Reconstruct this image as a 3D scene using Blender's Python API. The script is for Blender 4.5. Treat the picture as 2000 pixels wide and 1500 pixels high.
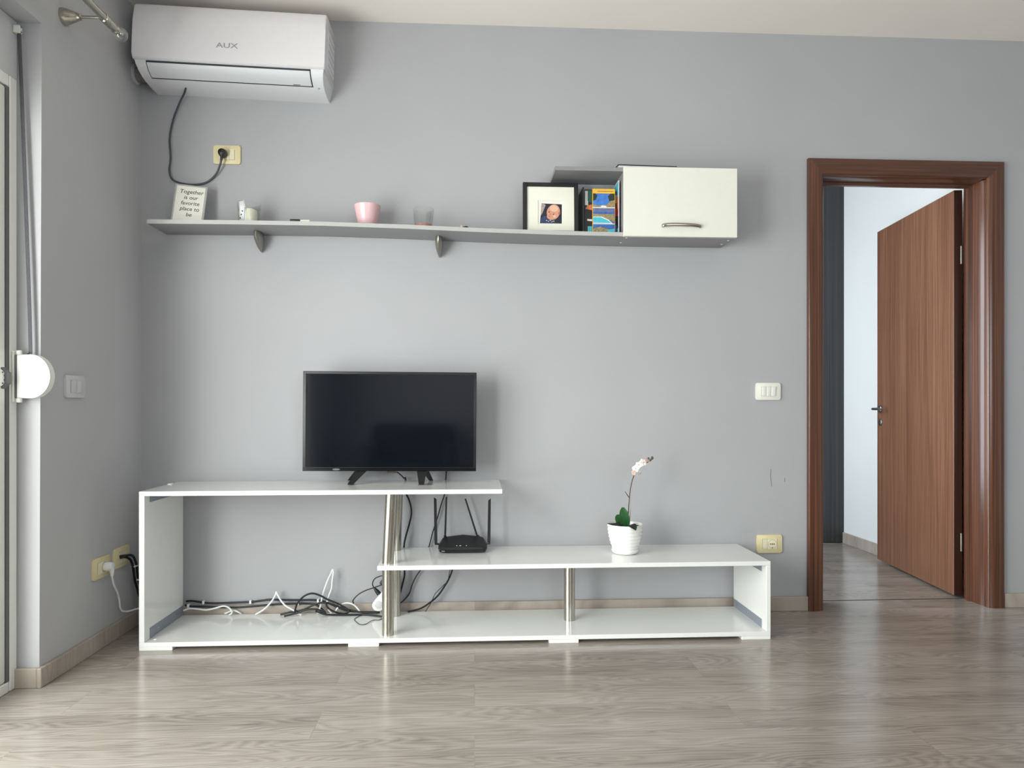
import bpy, bmesh, math, random
from mathutils import Vector, Matrix
random.seed(7)
PI = math.pi
scene = bpy.context.scene
for o in list(bpy.data.objects):
    bpy.data.objects.remove(o)

# ------------------------------------------------------------------ camera
F_PX = 1350.0
cam_data = bpy.data.cameras.new('camera')
cam_data.sensor_fit = 'HORIZONTAL'
cam_data.sensor_width = 36.0
cam_data.lens = 36.0 * F_PX / 2000.0
cam_data.shift_x = 0.0
cam_data.shift_y = (794 - 750) / 2000.0
cam_data.clip_start = 0.02
cam = bpy.data.objects.new('camera', cam_data)
scene.collection.objects.link(cam)
YAW = math.atan(73.0 / 1350.0)
cam.location = (0, -3.18, 0.96)
cam.rotation_euler = (PI / 2, 0, -YAW)
scene.camera = cam

# ------------------------------------------------------------------ world, daylight, exposure
world = bpy.data.worlds.new('world')
scene.world = world
world.use_nodes = True
bgn = world.node_tree.nodes['Background']
bgn.inputs[0].default_value = (0.74, 0.87, 1.0, 1)
bgn.inputs[1].default_value = 1.0

def area(name, loc, direction, sx, sy, power, color):
    l = bpy.data.lights.new(name, 'AREA')
    l.shape = 'RECTANGLE'; l.size = sx; l.size_y = sy
    l.energy = power; l.color = color
    o = bpy.data.objects.new(name, l)
    scene.collection.objects.link(o)
    o.location = loc
    o.rotation_euler = Vector(direction).to_track_quat('-Z', 'Y').to_euler()
    return o

# daylight entering the balcony door and the hall window, plus two added fill lamps
area('balcony_daylight', (-1.95, -2.15, 1.18), (1, 0, 0), 2.5, 2.1, 78, (1.0, 0.975, 0.94))
area('balcony_reveal_fill', (-2.05, -3.05, 1.20), (0.40, 1, -0.02), 0.8, 2.1, 34, (1.0, 0.98, 0.95))  # added fill, turned to brighten the balcony door reveal
area('rear_fill', (1.30, -4.62, 1.45), (0, 1, 0), 2.1, 1.5, 22, (0.93, 0.97, 1.0))  # added weak fill from behind the camera, kept out of the screen reflection
area('hall_window_daylight', (0.42, 0.95, 1.30), (1, 0, 0), 1.2, 1.9, 21, (0.82, 0.92, 1.0))

vs = scene.view_settings
vs.view_transform = 'Standard'; vs.look = 'None'; vs.exposure = 0.95; vs.gamma = 1.0
vs.use_curve_mapping = False

# ------------------------------------------------------------------ materials
def lin(c):
    r = []
    for v in c:
        v /= 255.0
        r.append(v / 12.92 if v <= 0.04045 else ((v + 0.055) / 1.055) ** 2.4)
    return (r[0], r[1], r[2], 1.0)

class NT:
    def __init__(s, name):
        s.m = bpy.data.materials.new(name); s.m.use_nodes = True
        s.t = s.m.node_tree; s.n = s.t.nodes; s.b = s.n['Principled BSDF']
        s.out = s.n['Material Output']
    def add(s, typ, **kw):
        n = s.n.new(typ)
        for k, v in kw.items(): setattr(n, k, v)
        return n
    def link(s, a, b): s.t.links.new(a, b)
    def coords(s, scale=(1, 1, 1), loc=(0, 0, 0)):
        tc = s.add('ShaderNodeTexCoord'); mp = s.add('ShaderNodeMapping')
        mp.inputs['Scale'].default_value = scale; mp.inputs['Location'].default_value = loc
        s.link(tc.outputs['Object'], mp.inputs['Vector'])
        return mp.outputs['Vector']
    def noise(s, vec, scale=5, detail=3, rough=0.5, dim='3D'):
        n = s.add('ShaderNodeTexNoise'); n.noise_dimensions = dim
        n.inputs['Scale'].default_value = scale; n.inputs['Detail'].default_value = detail
        n.inputs['Roughness'].default_value = rough
        s.link(vec, n.inputs['Vector'])
        return n
    def ramp(s, fac, stops):
        r = s.add('ShaderNodeValToRGB'); e = r.color_ramp.elements
        while len(e) < len(stops): e.new(0.5)
        for i, (p, c) in enumerate(stops):
            e[i].position = p; e[i].color = c
        s.link(fac, r.inputs[0])
        return r.outputs[0]
    def math(s, op, a, b=None, c=None):
        n = s.add('ShaderNodeMath'); n.operation = op
        for i, v in enumerate((a, b, c)):
            if v is None: continue
            if isinstance(v, (int, float)): n.inputs[i].default_value = v
            else: s.link(v, n.inputs[i])
        return n.outputs[0]
    def mix(s, fac, a, b, mode='MIX'):
        n = s.add('ShaderNodeMix'); n.data_type = 'RGBA'; n.blend_type = mode
        for sock, v in ((n.inputs[0], fac), (n.inputs[6], a), (n.inputs[7], b)):
            if isinstance(v, (int, float)): sock.default_value = v
            elif isinstance(v, tuple): sock.default_value = v
            else: s.link(v, sock)
        return n.outputs[2]
    def bump(s, h, strength=0.2, dist=0.002):
        b = s.add('ShaderNodeBump'); b.inputs['Strength'].default_value = strength
        b.inputs['Distance'].default_value = dist
        s.link(h, b.inputs['Height']); s.link(b.outputs[0], s.b.inputs['Normal'])

def plain(name, c, rough=0.5, metal=0.0, var=0.04, spec=0.5, coat=0.0, scale=40):
    """a solid colour with slight procedural mottling"""
    k = NT(name); v = k.coords()
    n = k.noise(v, scale, 3)
    c = lin(c) if max(c) > 1.001 else c
    lo = tuple(x * (1 - var) for x in c[:3]) + (1,)
    hi = tuple(min(1, x * (1 + var)) for x in c[:3]) + (1,)
    k.link(k.ramp(n.outputs[0], [(0.3, lo), (0.7, hi)]), k.b.inputs['Base Color'])
    k.b.inputs['Roughness'].default_value = rough
    k.b.inputs['Metallic'].default_value = metal
    k.b.inputs['Specular IOR Level'].default_value = spec
    k.b.inputs['Coat Weight'].default_value = coat
    k.b.inputs['Coat Roughness'].default_value = 0.08
    return k.m

def paint(name, c, var=0.03, bs=0.12):
    k = NT(name); v = k.coords()
    big = k.noise(v, 1.3, 3); fine = k.noise(v, 160, 2, 0.6)
    c = lin(c)
    lo = tuple(x * (1 - var) for x in c[:3]) + (1,); hi = tuple(x * (1 + var) for x in c[:3]) + (1,)
    k.link(k.ramp(big.outputs[0], [(0.3, lo), (0.7, hi)]), k.b.inputs['Base Color'])
    k.b.inputs['Roughness'].default_value = 0.75
    k.b.inputs['Specular IOR Level'].default_value = 0.25
    med = k.noise(v, 38, 3, 0.6)
    h = k.math('ADD', fine.outputs[0], k.math('MULTIPLY', med.outputs[0], 1.2))
    k.bump(h, bs, 0.0015)
    return k.m

def floor_mat(name, dark, mid, light, plank_w=0.193, plank_l=1.29, axis_x=True, rough=0.24):
    k = NT(name)
    v = k.coords()
    br = k.add('ShaderNodeTexBrick'); br.offset = 0.37; br.offset_frequency = 2
    br.inputs['Color1'].default_value = (0, 0, 0, 1); br.inputs['Color2'].default_value = (1, 1, 1, 1)
    br.inputs['Mortar'].default_value = (0.5, 0.5, 0.5, 1)
    br.inputs['Scale'].default_value = 1.0
    br.inputs['Mortar Size'].default_value = 0.0009; br.inputs['Mortar Smooth'].default_value = 0.3
    br.inputs['Brick Width'].default_value = plank_l; br.inputs['Row Height'].default_value = plank_w
    k.link(v, br.inputs['Vector'])
    tint = k.math('MULTIPLY', br.outputs['Color'], 1.0)
    # shift the figure plank by plank
    comb = k.add('ShaderNodeCombineXYZ')
    k.link(k.math('MULTIPLY', tint, 31.0), comb.inputs[0]); k.link(k.math('MULTIPLY', tint, 17.0), comb.inputs[1])
    va = k.add('ShaderNodeVectorMath'); va.operation = 'ADD'
    k.link(v, va.inputs[0]); k.link(comb.outputs[0], va.inputs[1])
    def stretched(sx, sy):
        m = k.add('ShaderNodeMapping'); m.inputs['Scale'].default_value = (sx, sy, 1)
        k.link(va.outputs[0], m.inputs['Vector']); return m.outputs[0]
    low = k.noise(stretched(1.0, 7.0), 1.0, 2.0, 0.45)
    rings = k.math('FRACT', k.math('MULTIPLY', low.outputs[0], 30.0))
    tri = k.math('ABSOLUTE', k.math('SUBTRACT', rings, 0.5))
    fine = k.noise(stretched(4.0, 210.0), 1.0, 4.0, 0.65)
    patch = k.noise(stretched(0.9, 5.0), 1.2, 3.0, 0.6)
    f = k.math('ADD', k.math('MULTIPLY', tri, 0.28), k.math('MULTIPLY', fine.outputs[0], 0.60))
    f = k.math('ADD', f, k.math('MULTIPLY', k.math('SUBTRACT', patch.outputs[0], 0.5), 0.60))
    f = k.math('ADD', f, k.math('MULTIPLY', k.math('SUBTRACT', tint, 0.5), 0.04))
    col = k.ramp(f, [(0.08, lin(dark)), (0.36, lin(mid)), (0.66, lin(light))])
    col = k.mix(k.math('MULTIPLY', br.outputs['Fac'], 0.15), col, lin([x * 0.55 for x in dark]))
    k.link(col, k.b.inputs['Base Color'])
    rr = k.math('ADD', k.math('MULTIPLY', fine.outputs[0], 0.10), rough)
    k.link(rr, k.b.inputs['Roughness'])
    k.b.inputs['Specular IOR Level'].default_value = 0.55
    hh = k.math('SUBTRACT', k.math('MULTIPLY', fine.outputs[0], 0.4), br.outputs['Fac'])
    k.bump(hh, 0.10, 0.0006)
    return k.m

def veneer(name, dark, mid, light, along='z', rough=0.35, coat=0.15, fine_scale=150):
    k = NT(name)
    sc = {'z': (1, 1, 0.006), 'x': (0.012, 1, 1)}[along]
    v = k.coords(sc)
    a = k.noise(v, fine_scale, 4, 0.7); b = k.noise(v, 26, 3, 0.6)
    sc2 = {'z': (1, 1, 0.07), 'x': (0.07, 1, 1)}[along]
    c = k.noise(k.coords(sc2), 9, 2)
    f = k.math('ADD', k.math('MULTIPLY', a.outputs[0], 0.72), k.math('MULTIPLY', b.outputs[0], 0.22))
    f = k.math('ADD', f, k.math('MULTIPLY', c.outputs[0], 0.15))
    k.link(k.ramp(f, [(0.38, lin(dark)), (0.52, lin(mid)), (0.68, lin(light))]), k.b.inputs['Base Color'])
    k.b.inputs['Roughness'].default_value = rough
    k.b.inputs['Coat Weight'].default_value = coat; k.b.inputs['Coat Roughness'].default_value = 0.2
    k.bump(a.outputs[0], 0.08, 0.0005)
    return k.m

def glass_thin(name, tint=(0.95, 0.98, 0.97, 1), refl=0.10, rough=0.02):
    """thin clear glass that lets daylight through"""
    k = NT(name)
    tr = k.add('ShaderNodeBsdfTransparent'); tr.inputs[0].default_value = tint
    gl = k.add('ShaderNodeBsdfGlossy'); gl.inputs['Roughness'].default_value = rough
    lw = k.add('ShaderNodeLayerWeight'); lw.inputs[0].default_value = 0.25
    mx = k.add('ShaderNodeMixShader')
    k.link(k.math('MULTIPLY_ADD', lw.outputs['Facing'], 0.35, refl * 0.3), mx.inputs[0])
    k.link(tr.outputs[0], mx.inputs[1]); k.link(gl.outputs[0], mx.inputs[2])
    k.link(mx.outputs[0], k.out.inputs['Surface'])
    return k.m

def brushed(name, c, rough=0.28):
    k = NT(name); v = k.coords((1, 1, 0.02)); n = k.noise(v, 400, 2)
    k.b.inputs['Base Color'].default_value = lin(c); k.b.inputs['Metallic'].default_value = 1.0
    k.link(k.math('MULTIPLY_ADD', n.outputs[0], 0.15, rough - 0.07), k.b.inputs['Roughness'])
    return k.m

M = {}
M['wall'] = paint('wall_grey_blue_paint', (173, 173, 176))
M['white_wall'] = paint('wall_white_paint', (186, 186, 188))
M['reveal'] = paint('reveal_white_plaster', (236, 236, 230))
M['ceiling'] = paint('ceiling_paint', (240, 233, 226), 0.02, 0.05)
M['hall_wall'] = paint('hall_white_paint', (232, 232, 229), 0.02, 0.05)
M['floor'] = floor_mat('oak_laminate', (100, 91, 84), (150, 141, 132), (178, 171, 163), rough=0.15)
M['base'] = floor_mat('oak_skirting', (134, 122, 112), (174, 162, 151), (198, 187, 177), 3.0, 2.4, rough=0.35)
M['door_wood'] = veneer('brown_door_veneer', (88, 55, 40), (118, 79, 58), (150, 109, 84), fine_scale=300)
M['frame_wood'] = veneer('brown_frame_veneer', (54, 30, 20), (84, 49, 33), (116, 72, 49), rough=0.26, coat=0.4)
M['frame_wood_x'] = veneer('brown_frame_veneer_head', (54, 30, 21), (78, 46, 33), (100, 63, 46), 'x', rough=0.3, coat=0.3)
M['door_edge'] = veneer('dark_door_edge', (36, 20, 15), (52, 28, 20), (66, 38, 27))
M['grey_oak'] = veneer('dark_grey_woodgrain', (36, 37, 38), (50, 51, 52), (66, 67, 68), fine_scale=60, rough=0.5)
M['lacquer'] = plain('white_gloss_lacquer', (236, 237, 234), 0.16, var=0.008, coat=0.35)
M['edge'] = plain('white_edge_band', (243, 243, 240), 0.35, var=0.006)
M['cab_white'] = plain('cabinet_gloss_white', (229, 228, 217), 0.14, var=0.008, coat=0.3)
M['shelf_edge_lit'] = plain('lit_grey_edge', (176, 176, 174), 0.35, var=0.02)
M['shelf_grey'] = plain('grey_laminate', (138, 138, 139), 0.42, var=0.02)
M['rail_grey'] = plain('grey_metal_angle', (150, 156, 168), 0.4, 0.35, 0.03)
M['steel'] = brushed('brushed_steel', (186, 182, 172), 0.24)
M['bracket'] = brushed('dull_nickel', (160, 158, 150), 0.38)
M['chrome'] = brushed('satin_nickel', (176, 170, 162), 0.18)
M['ac'] = plain('white_plastic_shell', (228, 225, 228), 0.25, var=0.01, coat=0.15)
M['ac_low'] = plain('white_plastic_lower', (222, 223, 226), 0.35, var=0.01)
M['ac_flap'] = plain('pale_grey_flap', (212, 214, 217), 0.4, var=0.01)
M['dark_gap'] = plain('dark_gap', (35, 38, 44), 0.6)
M['logo_grey'] = plain('grey_logo', (158, 158, 162), 0.4)
M['pipe'] = plain('grey_pipe_wrap', (118, 116, 112), 0.6, var=0.15, scale=14)
M['pvc'] = plain('white_pvc', (238, 238, 232), 0.28, var=0.01)
M['seal'] = plain('grey_rubber_seal', (105, 106, 108), 0.6)
M['strap'] = plain('grey_woven_strap', (88, 88, 92), 0.8, var=0.2, scale=300)
M['ivory'] = plain('ivory_plastic', (226, 213, 168), 0.35, var=0.02)
M['ivory2'] = plain('pale_ivory_plastic', (232, 225, 196), 0.35, var=0.02)
M['switch_white'] = plain('white_switch_plastic', (232, 230, 222), 0.35, var=0.01)
M['switch_grey'] = plain('light_grey_switch', (204, 205, 206), 0.35, var=0.01)
M['gap_tan'] = plain('shadow_gap_tan', (112, 104, 84), 0.6)
M['black'] = plain('black_plastic', (22, 23, 26), 0.4, var=0.1)
M['black_gloss'] = plain('black_gloss_plastic', (14, 15, 18), 0.18, var=0.05, coat=0.4)
M['black_cable'] = plain('black_cable', (20, 21, 28), 0.5, var=0.1)
M['grey_cable'] = plain('grey_cable', (66, 70, 80), 0.5, var=0.1)
M['white_cable'] = plain('white_cable', (232, 233, 234), 0.4, var=0.02)
M['screen'] = plain('tv_screen', (13, 17, 24), 0.07, var=0.03, spec=0.9)
M['pot'] = plain('white_glazed_ceramic', (240, 240, 236), 0.2, var=0.01, coat=0.4)
M['soil'] = plain('bark_soil', (64, 58, 48), 0.9, var=0.5, scale=120)
M['leaf'] = plain('orchid_leaf_green', (48, 96, 52), 0.35, var=0.25, scale=30, coat=0.2)
M['leaf_dark'] = plain('dark_limp_leaf', (30, 38, 32), 0.6, var=0.3, scale=60)
M['stem'] = plain('dark_stem', (72, 60, 58), 0.6, var=0.3, scale=150)
M['stake'] = plain('pale_plant_stake', (190, 172, 158), 0.5, var=0.1)
M['petal'] = plain('white_petal', (246, 238, 234), 0.55, var=0.06, scale=90)
M['petal_pink'] = plain('faded_pink_petal', (205, 172, 160), 0.6, var=0.12, scale=90)
M['bud'] = plain('green_brown_bud', (78, 80, 66), 0.6, var=0.3, scale=120)
M['pink'] = plain('pink_ceramic', (232, 190, 194), 0.28, var=0.01, coat=0.2)
M['glass'] = glass_thin('clear_glass', (0.975, 0.985, 0.98, 1), 0.06)
M['crystal'] = glass_thin('crystal_ball', (0.9, 0.92, 0.91, 1), 0.55)
M['window_glass'] = glass_thin('window_glass', (0.96, 0.98, 0.97, 1))
M['wax'] = plain('cream_wax', (240, 237, 214), 0.5, var=0.03)
M['pink_wax'] = plain('pink_wax_residue', (196, 140, 128), 0.6, var=0.2, scale=80)
M['paper'] = plain('cream_paper', (232, 230, 220), 0.7, var=0.02)
M['sign_edge'] = plain('silver_sign_edge', (190, 190, 190), 0.3, 0.4)
M['ink'] = plain('black_ink', (40, 40, 42), 0.6)
M['mat_board'] = plain('cream_mount_board', (236, 233, 220), 0.7, var=0.01)
M['skin'] = plain('print_skin', (214, 154, 126), 0.5, var=0.04)
M['skin_hi'] = plain('print_skin_light', (232, 184, 160), 0.5, var=0.03)
M['skin_lo'] = plain('print_skin_dark', (182, 112, 88), 0.5, var=0.04)
M['print_navy'] = plain('print_navy', (30, 34, 48), 0.5, var=0.2, scale=150)
M['print_blue'] = plain('print_blue_cloth', (52, 62, 96), 0.5, var=0.3, scale=200)
M['print_pale'] = plain('print_pale_cloth', (168, 152, 148), 0.5, var=0.2, scale=150)
M['lip'] = plain('print_lip', (184, 92, 84), 0.5)
M['yellow'] = plain('cover_yellow', (238, 184, 58), 0.4)
M['sky'] = plain('cover_sky', (62, 120, 200), 0.35, var=0.2, scale=60)
M['sea'] = plain('cover_sea', (54, 98, 168), 0.35, var=0.25, scale=60)
M['pool'] = plain('cover_turquoise', (72, 188, 206), 0.35, var=0.08, scale=60)
M['land'] = plain('cover_land', (150, 136, 96), 0.4, var=0.6, scale=260)
M['tree'] = plain('cover_tree', (38, 44, 36), 0.4, var=0.5, scale=260)
M['haze'] = plain('cover_haze', (98, 106, 150), 0.4, var=0.2, scale=80)
M['red'] = plain('cover_red', (158, 34, 44), 0.4)
M['green'] = plain('cover_green', (28, 88, 70), 0.4, var=0.5, scale=200)
M['cover_black'] = plain('cover_black', (28, 24, 26), 0.35, var=0.3, scale=200)
M['orange'] = plain('cover_orange', (206, 122, 78), 0.4, var=0.4, scale=200)
M['white_print'] = plain('cover_white', (228, 230, 232), 0.4)
M['fabric'] = plain('charcoal_fabric', (40, 42, 48), 0.9, var=0.15, scale=300)
M['beige'] = plain('beige_plastic', (206, 184, 156), 0.5)

# ------------------------------------------------------------------ mesh helpers
def box(bm, x0, x1, y0, y1, z0, z1, bev=0.0, seg=2):
    vs_ = [bm.verts.new((x, y, z)) for x in (x0, x1) for y in (y0, y1) for z in (z0, z1)]
    q = [(0, 1, 3, 2), (4, 6, 7, 5), (0, 4, 5, 1), (2, 3, 7, 6), (0, 2, 6, 4), (1, 5, 7, 3)]
    fs = [bm.faces.new([vs_[i] for i in f]) for f in q]
    if bev > 0:
        es = list({e for f in fs for e in f.edges})
        bmesh.ops.bevel(bm, geom=es, offset=bev, segments=seg, affect='EDGES', profile=0.5)
    return bm

def B(*a, **k): return box(bmesh.new(), *a, **k)

def smooth_pts(pts, n=8):
    P = [Vector(p) for p in pts]
    if len(P) < 3: return P
    out = []
    for i in range(len(P) - 1):
        p0 = P[i - 1] if i > 0 else P[i] * 2 - P[i + 1]
        p1, p2 = P[i], P[i + 1]
        p3 = P[i + 2] if i + 2 < len(P) else P[i + 1] * 2 - P[i]
        for k in range(n):
            t = k / n
            out.append(0.5 * ((2 * p1) + (p2 - p0) * t + (2 * p0 - 5 * p1 + 4 * p2 - p3) * t * t + (3 * p1 - p0 - 3 * p2 + p3) * t ** 3))
    out.append(P[-1])
    return out

def tube(bm, pts, r, seg=10, smooth=6, flat=None, caps=True):
    """sweep a round (or flat=(ra, rb)) section; r may be a list"""
    P = smooth_pts(pts, smooth) if smooth else [Vector(p) for p in pts]
    n = len(P); up = None; rings = []
    for i in range(n):
        t = (P[min(i + 1, n - 1)] - P[max(i - 1, 0)]).normalized()
        if up is None:
            ref = Vector((0, 0, 1)) if abs(t.z) < 0.9 else Vector((0, 1, 0))
            a = t.cross(ref).normalized()
        else:
            a = (up - t * up.dot(t)).normalized()
        up = a; b = t.cross(a)
        if isinstance(r, (list, tuple)):
            f = i / (n - 1) * (len(r) - 1); k = min(int(f), len(r) - 2); rr = r[k] + (r[k + 1] - r[k]) * (f - k)
        else: rr = r
        ra, rb = (rr, rr) if flat is None else (rr * flat[0], rr * flat[1])
        rings.append([bm.verts.new(P[i] + a * math.cos(2 * PI * j / seg) * ra + b * math.sin(2 * PI * j / seg) * rb) for j in range(seg)])
    for i in range(n - 1):
        for j in range(seg):
            bm.faces.new((rings[i][j], rings[i][(j + 1) % seg], rings[i + 1][(j + 1) % seg], rings[i + 1][j]))
    if caps:
        bm.faces.new(rings[0][::-1]); bm.faces.new(rings[-1])
    return bm

def T(pts, r, **k): return tube(bmesh.new(), pts, r, **k)

def lathe(bm, prof, cx=0, cy=0, cz=0, seg=40, axis='z', caps=True):
    rings = []
    for (r, h) in prof:
        ring = []
        for j in range(seg):
            a = 2 * PI * j / seg; c, s = math.cos(a) * r, math.sin(a) * r
            v = {'z': (c, s, h), 'y': (c, h, s), 'x': (h, c, s)}[axis]
            ring.append(bm.verts.new((v[0] + cx, v[1] + cy, v[2] + cz)))
        rings.append(ring)
    for i in range(len(rings) - 1):
        for j in range(seg):
            bm.faces.new((rings[i][j], rings[i][(j + 1) % seg], rings[i + 1][(j + 1) % seg], rings[i + 1][j]))
    if caps:
        if prof[0][0] > 1e-5: bm.faces.new(rings[0])
        if prof[-1][0] > 1e-5: bm.faces.new(rings[-1])
    return bm

def L(prof, *a, **k): return lathe(bmesh.new(), prof, *a, **k)

def extrude(bm, poly, axis, a0, a1, bev=0.0):
    """poly: list of 2d points in the other two axes (x->(y,z), y->(x,z), z->(x,y))"""
    def v3(p, a): return {'x': (a, p[0], p[1]), 'y': (p[0], a, p[1]), 'z': (p[0], p[1], a)}[axis]
    A = [bm.verts.new(v3(p, a0)) for p in poly]; Bv = [bm.verts.new(v3(p, a1)) for p in poly]
    n = len(poly); fs = [bm.faces.new(A), bm.faces.new(Bv[::-1])]
    for i in range(n):
        fs.append(bm.faces.new((A[i], Bv[i], Bv[(i + 1) % n], A[(i + 1) % n])))
    if bev > 0:
        es = list(fs[0].edges) + list(fs[1].edges)
        bmesh.ops.bevel(bm, geom=es, offset=bev, segments=2, affect='EDGES', profile=0.5)
    return bm

def X(poly, axis, a0, a1, bev=0.0): return extrude(bmesh.new(), poly, axis, a0, a1, bev)

def rrect(w, h, r, cx=0, cz=0, n=6):
    pts = []
    for (sx, sz, a0) in ((1, 1, 0), (-1, 1, 90), (-1, -1, 180), (1, -1, 270)):
        for k in range(n + 1):
            a = math.radians(a0 + 90 * k / n)
            pts.append((cx + sx * (w / 2 - r) + r * math.cos(a), cz + sz * (h / 2 - r) + r * math.sin(a)))
    return pts

def ell(cx, cz, a, b, rot=0, n=28):
    c, s = math.cos(rot), math.sin(rot)
    return [(cx + a * math.cos(2 * PI * i / n) * c - b * math.sin(2 * PI * i / n) * s,
             cz + a * math.cos(2 * PI * i / n) * s + b * math.sin(2 * PI * i / n) * c) for i in range(n)]

BASE = {}
def finish(name, bm, mats, smooth_angle=35):
    bmesh.ops.recalc_face_normals(bm, faces=bm.faces[:])
    me = bpy.data.meshes.new(name); bm.to_mesh(me); bm.free()
    for m in (mats if isinstance(mats, (list, tuple)) else [mats]):
        me.materials.append(m)
    me.polygons.foreach_set('use_smooth', [True] * len(me.polygons))
    me.set_sharp_from_angle(angle=math.radians(smooth_angle))
    o = bpy.data.objects.new(name, me)
    scene.collection.objects.link(o)
    return o

def thing(name, label, cat, loc=(0, 0, 0), group=None):
    o = bpy.data.objects.new(name, None); scene.collection.objects.link(o)
    o.empty_display_size = 0.05; o.location = loc
    o['label'] = label; o['category'] = cat
    if group: o['group'] = group
    BASE[o.name] = Vector(loc)
    return o

def part(name, bm, mats, parent, world=True, label=None, sa=35):
    """world=True: vertices were written in room coordinates, False: local to the thing"""
    b = BASE[parent.name]
    if world:
        for v in bm.verts: v.co -= b
    o = finish(name, bm, mats, sa)
    o.parent = parent; BASE[o.name] = b
    if label: o['label'] = label
    return o

def single(name, bm, mats, label, cat, loc=(0, 0, 0), group=None, world=True, sa=35):
    if world:
        for v in bm.verts: v.co -= Vector(loc)
    o = finish(name, bm, mats, sa); o.location = loc
    o['label'] = label; o['category'] = cat
    if group: o['group'] = group
    BASE[o.name] = Vector(loc)
    return o

def struct(name, bm, mats, label=None, sa=35):
    o = finish(name, bm, mats, sa); o['kind'] = 'structure'
    if label: o['label'] = label
    BASE[o.name] = Vector((0, 0, 0))
    return o

def struct_root(name, loc=(0, 0, 0), label=None):
    o = bpy.data.objects.new(name, None); scene.collection.objects.link(o); o.location = loc
    o['kind'] = 'structure'; BASE[o.name] = Vector(loc)
    if label: o['label'] = label
    return o

def text(body, size, mat, parent, x, y, z, name='lettering', align='CENTER', shear=0.0, space=1.0, width=1.0, thick=0.0004):
    cu = bpy.data.curves.new('txt', 'FONT'); cu.body = body; cu.size = size
    cu.align_x = align; cu.align_y = 'CENTER'; cu.shear = shear; cu.space_line = space; cu.extrude = thick; cu.resolution_u = 4
    t = bpy.data.objects.new('txt', cu); scene.collection.objects.link(t)
    bpy.context.view_layer.update()
    me = bpy.data.meshes.new_from_object(t.evaluated_get(bpy.context.evaluated_depsgraph_get()))
    bpy.data.objects.remove(t); bpy.data.curves.remove(cu)
    me.name = name
    me.transform(Matrix.Translation((x, y, z)) @ Matrix.Rotation(PI / 2, 4, 'X') @ Matrix.Diagonal((width, 1, 1, 1)))
    me.materials.clear(); me.materials.append(mat)
    o = bpy.data.objects.new(name, me); scene.collection.objects.link(o)
    o.parent = parent; BASE[o.name] = BASE[parent.name]
    return o

# ------------------------------------------------------------------ room shell
XL, XR, YB, CEIL = -1.49, 3.55, -4.45, 2.713
OY0, OY1, OZ = -0.717, -3.45, 2.28            # balcony door opening in the left wall
struct('floor', B(-1.75, 3.7, -4.6, 2.1, -0.06, 0.0), M['floor'])
struct('ceiling', B(-1.75, 3.7, -4.6, 2.1, CEIL, CEIL + 0.08), M['ceiling'])
bm = bmesh.new()
box(bm, XL - 0.15, 1.60, 0, 0.125, 0, CEIL); box(bm, 1.60, 2.49, 0, 0.125, 2.085, CEIL); box(bm, 2.49, 3.7, 0, 0.125, 0, CEIL)
struct('wall_back', bm, M['wall'])
bm = bmesh.new()
# pier between the corner and the balcony door: its reveal leans a little, like the old plaster
for (z0, z1) in ((0, OZ),):
    lean = 0.012
    vs_ = [bm.verts.new(c) for c in ((XL - 0.15, 0, z0), (XL, 0, z0), (XL, OY0 - 0.010, z0), (XL - 0.15, OY0 - 0.010, z0),
                                     (XL - 0.15, 0, z1), (XL, 0, z1), (XL, OY0 + 0.004, z1), (XL - 0.15, OY0 + 0.004, z1))]
    for f in ((0, 1, 2, 3), (4, 5, 6, 7), (0, 1, 5, 4), (1, 2, 6, 5), (2, 3, 7, 6), (3, 0, 4, 7)):
        bm.faces.new([vs_[i] for i in f])
box(bm, XL - 0.15, XL, -4.6, 0, OZ, CEIL)
box(bm, XL - 0.15, XL, -4.6, OY1, 0, OZ)
struct('wall_left', bm, M['white_wall'])
bm = bmesh.new()
box(bm, XL - 0.15, 0.30, YB - 0.15, YB, 0, CEIL); box(bm, 2.30, 3.7, YB - 0.15, YB, 0, CEIL)
box(bm, 0.30, 2.30, YB - 0.15, YB, 0, 0.75); box(bm, 0.30, 2.30, YB - 0.15, YB, 2.15, CEIL)
struct('wall_rear', bm, M['wall'])
struct('wall_right', B(XR, 3.7, YB, 0, 0, CEIL), M['wall'])
# hallway beyond the door
struct('wall_hall_right', B(2.60, 2.72, 0.125, 2.0, 0, CEIL), M['hall_wall'])
struct('wall_hall_end', B(0.5, 2.60, 1.90, 2.02, 0, CEIL), M['hall_wall'])
bm = bmesh.new()
box(bm, 0.5, 0.62, 0.125, 0.35, 0, CEIL); box(bm, 0.5, 0.62, 1.55, 1.90, 0, CEIL)
box(bm, 0.5, 0.62, 0.35, 1.55, 2.25, CEIL); box(bm, 0.5, 0.62, 0.35, 1.55, 0, 0.35)
struct('wall_hall_left', bm, M['hall_wall'])

# baseboards
def skirting(name, polyline_xy, h=0.067):
    """a board of 15 mm standing along a wall: (x0,x1,y0,y1) runs"""
    bm = bmesh.new()
    for (x0, x1, y0, y1) in polyline_xy: box(bm, x0, x1, y0, y1, 0, h, 0.002, 1)
    return struct(name, bm, M['base'])
skirting('baseboard_back', [(XL + 0.016, 1.565, -0.015, 0), (2.526, XR, -0.015, 0)])
skirting('baseboard_left', [(XL, XL + 0.015, OY0 - 0.026, 0), (XL - 0.075, XL - 0.0005, OY0 - 0.026, OY0 - 0.011)])
skirting('baseboard_hall', [(2.585, 2.60, 0.16, 1.553)], 0.075)
skirting('baseboard_right', [(XR - 0.015, XR, YB + 0.016, -0.016)])
skirting('baseboard_rear', [(XL + 0.001, XR - 0.001, YB, YB + 0.015)])
struct('trim_1', B(1.645, 2.438, 0.146, 0.152, 0.0, 0.0012), M['dark_gap'])

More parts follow.
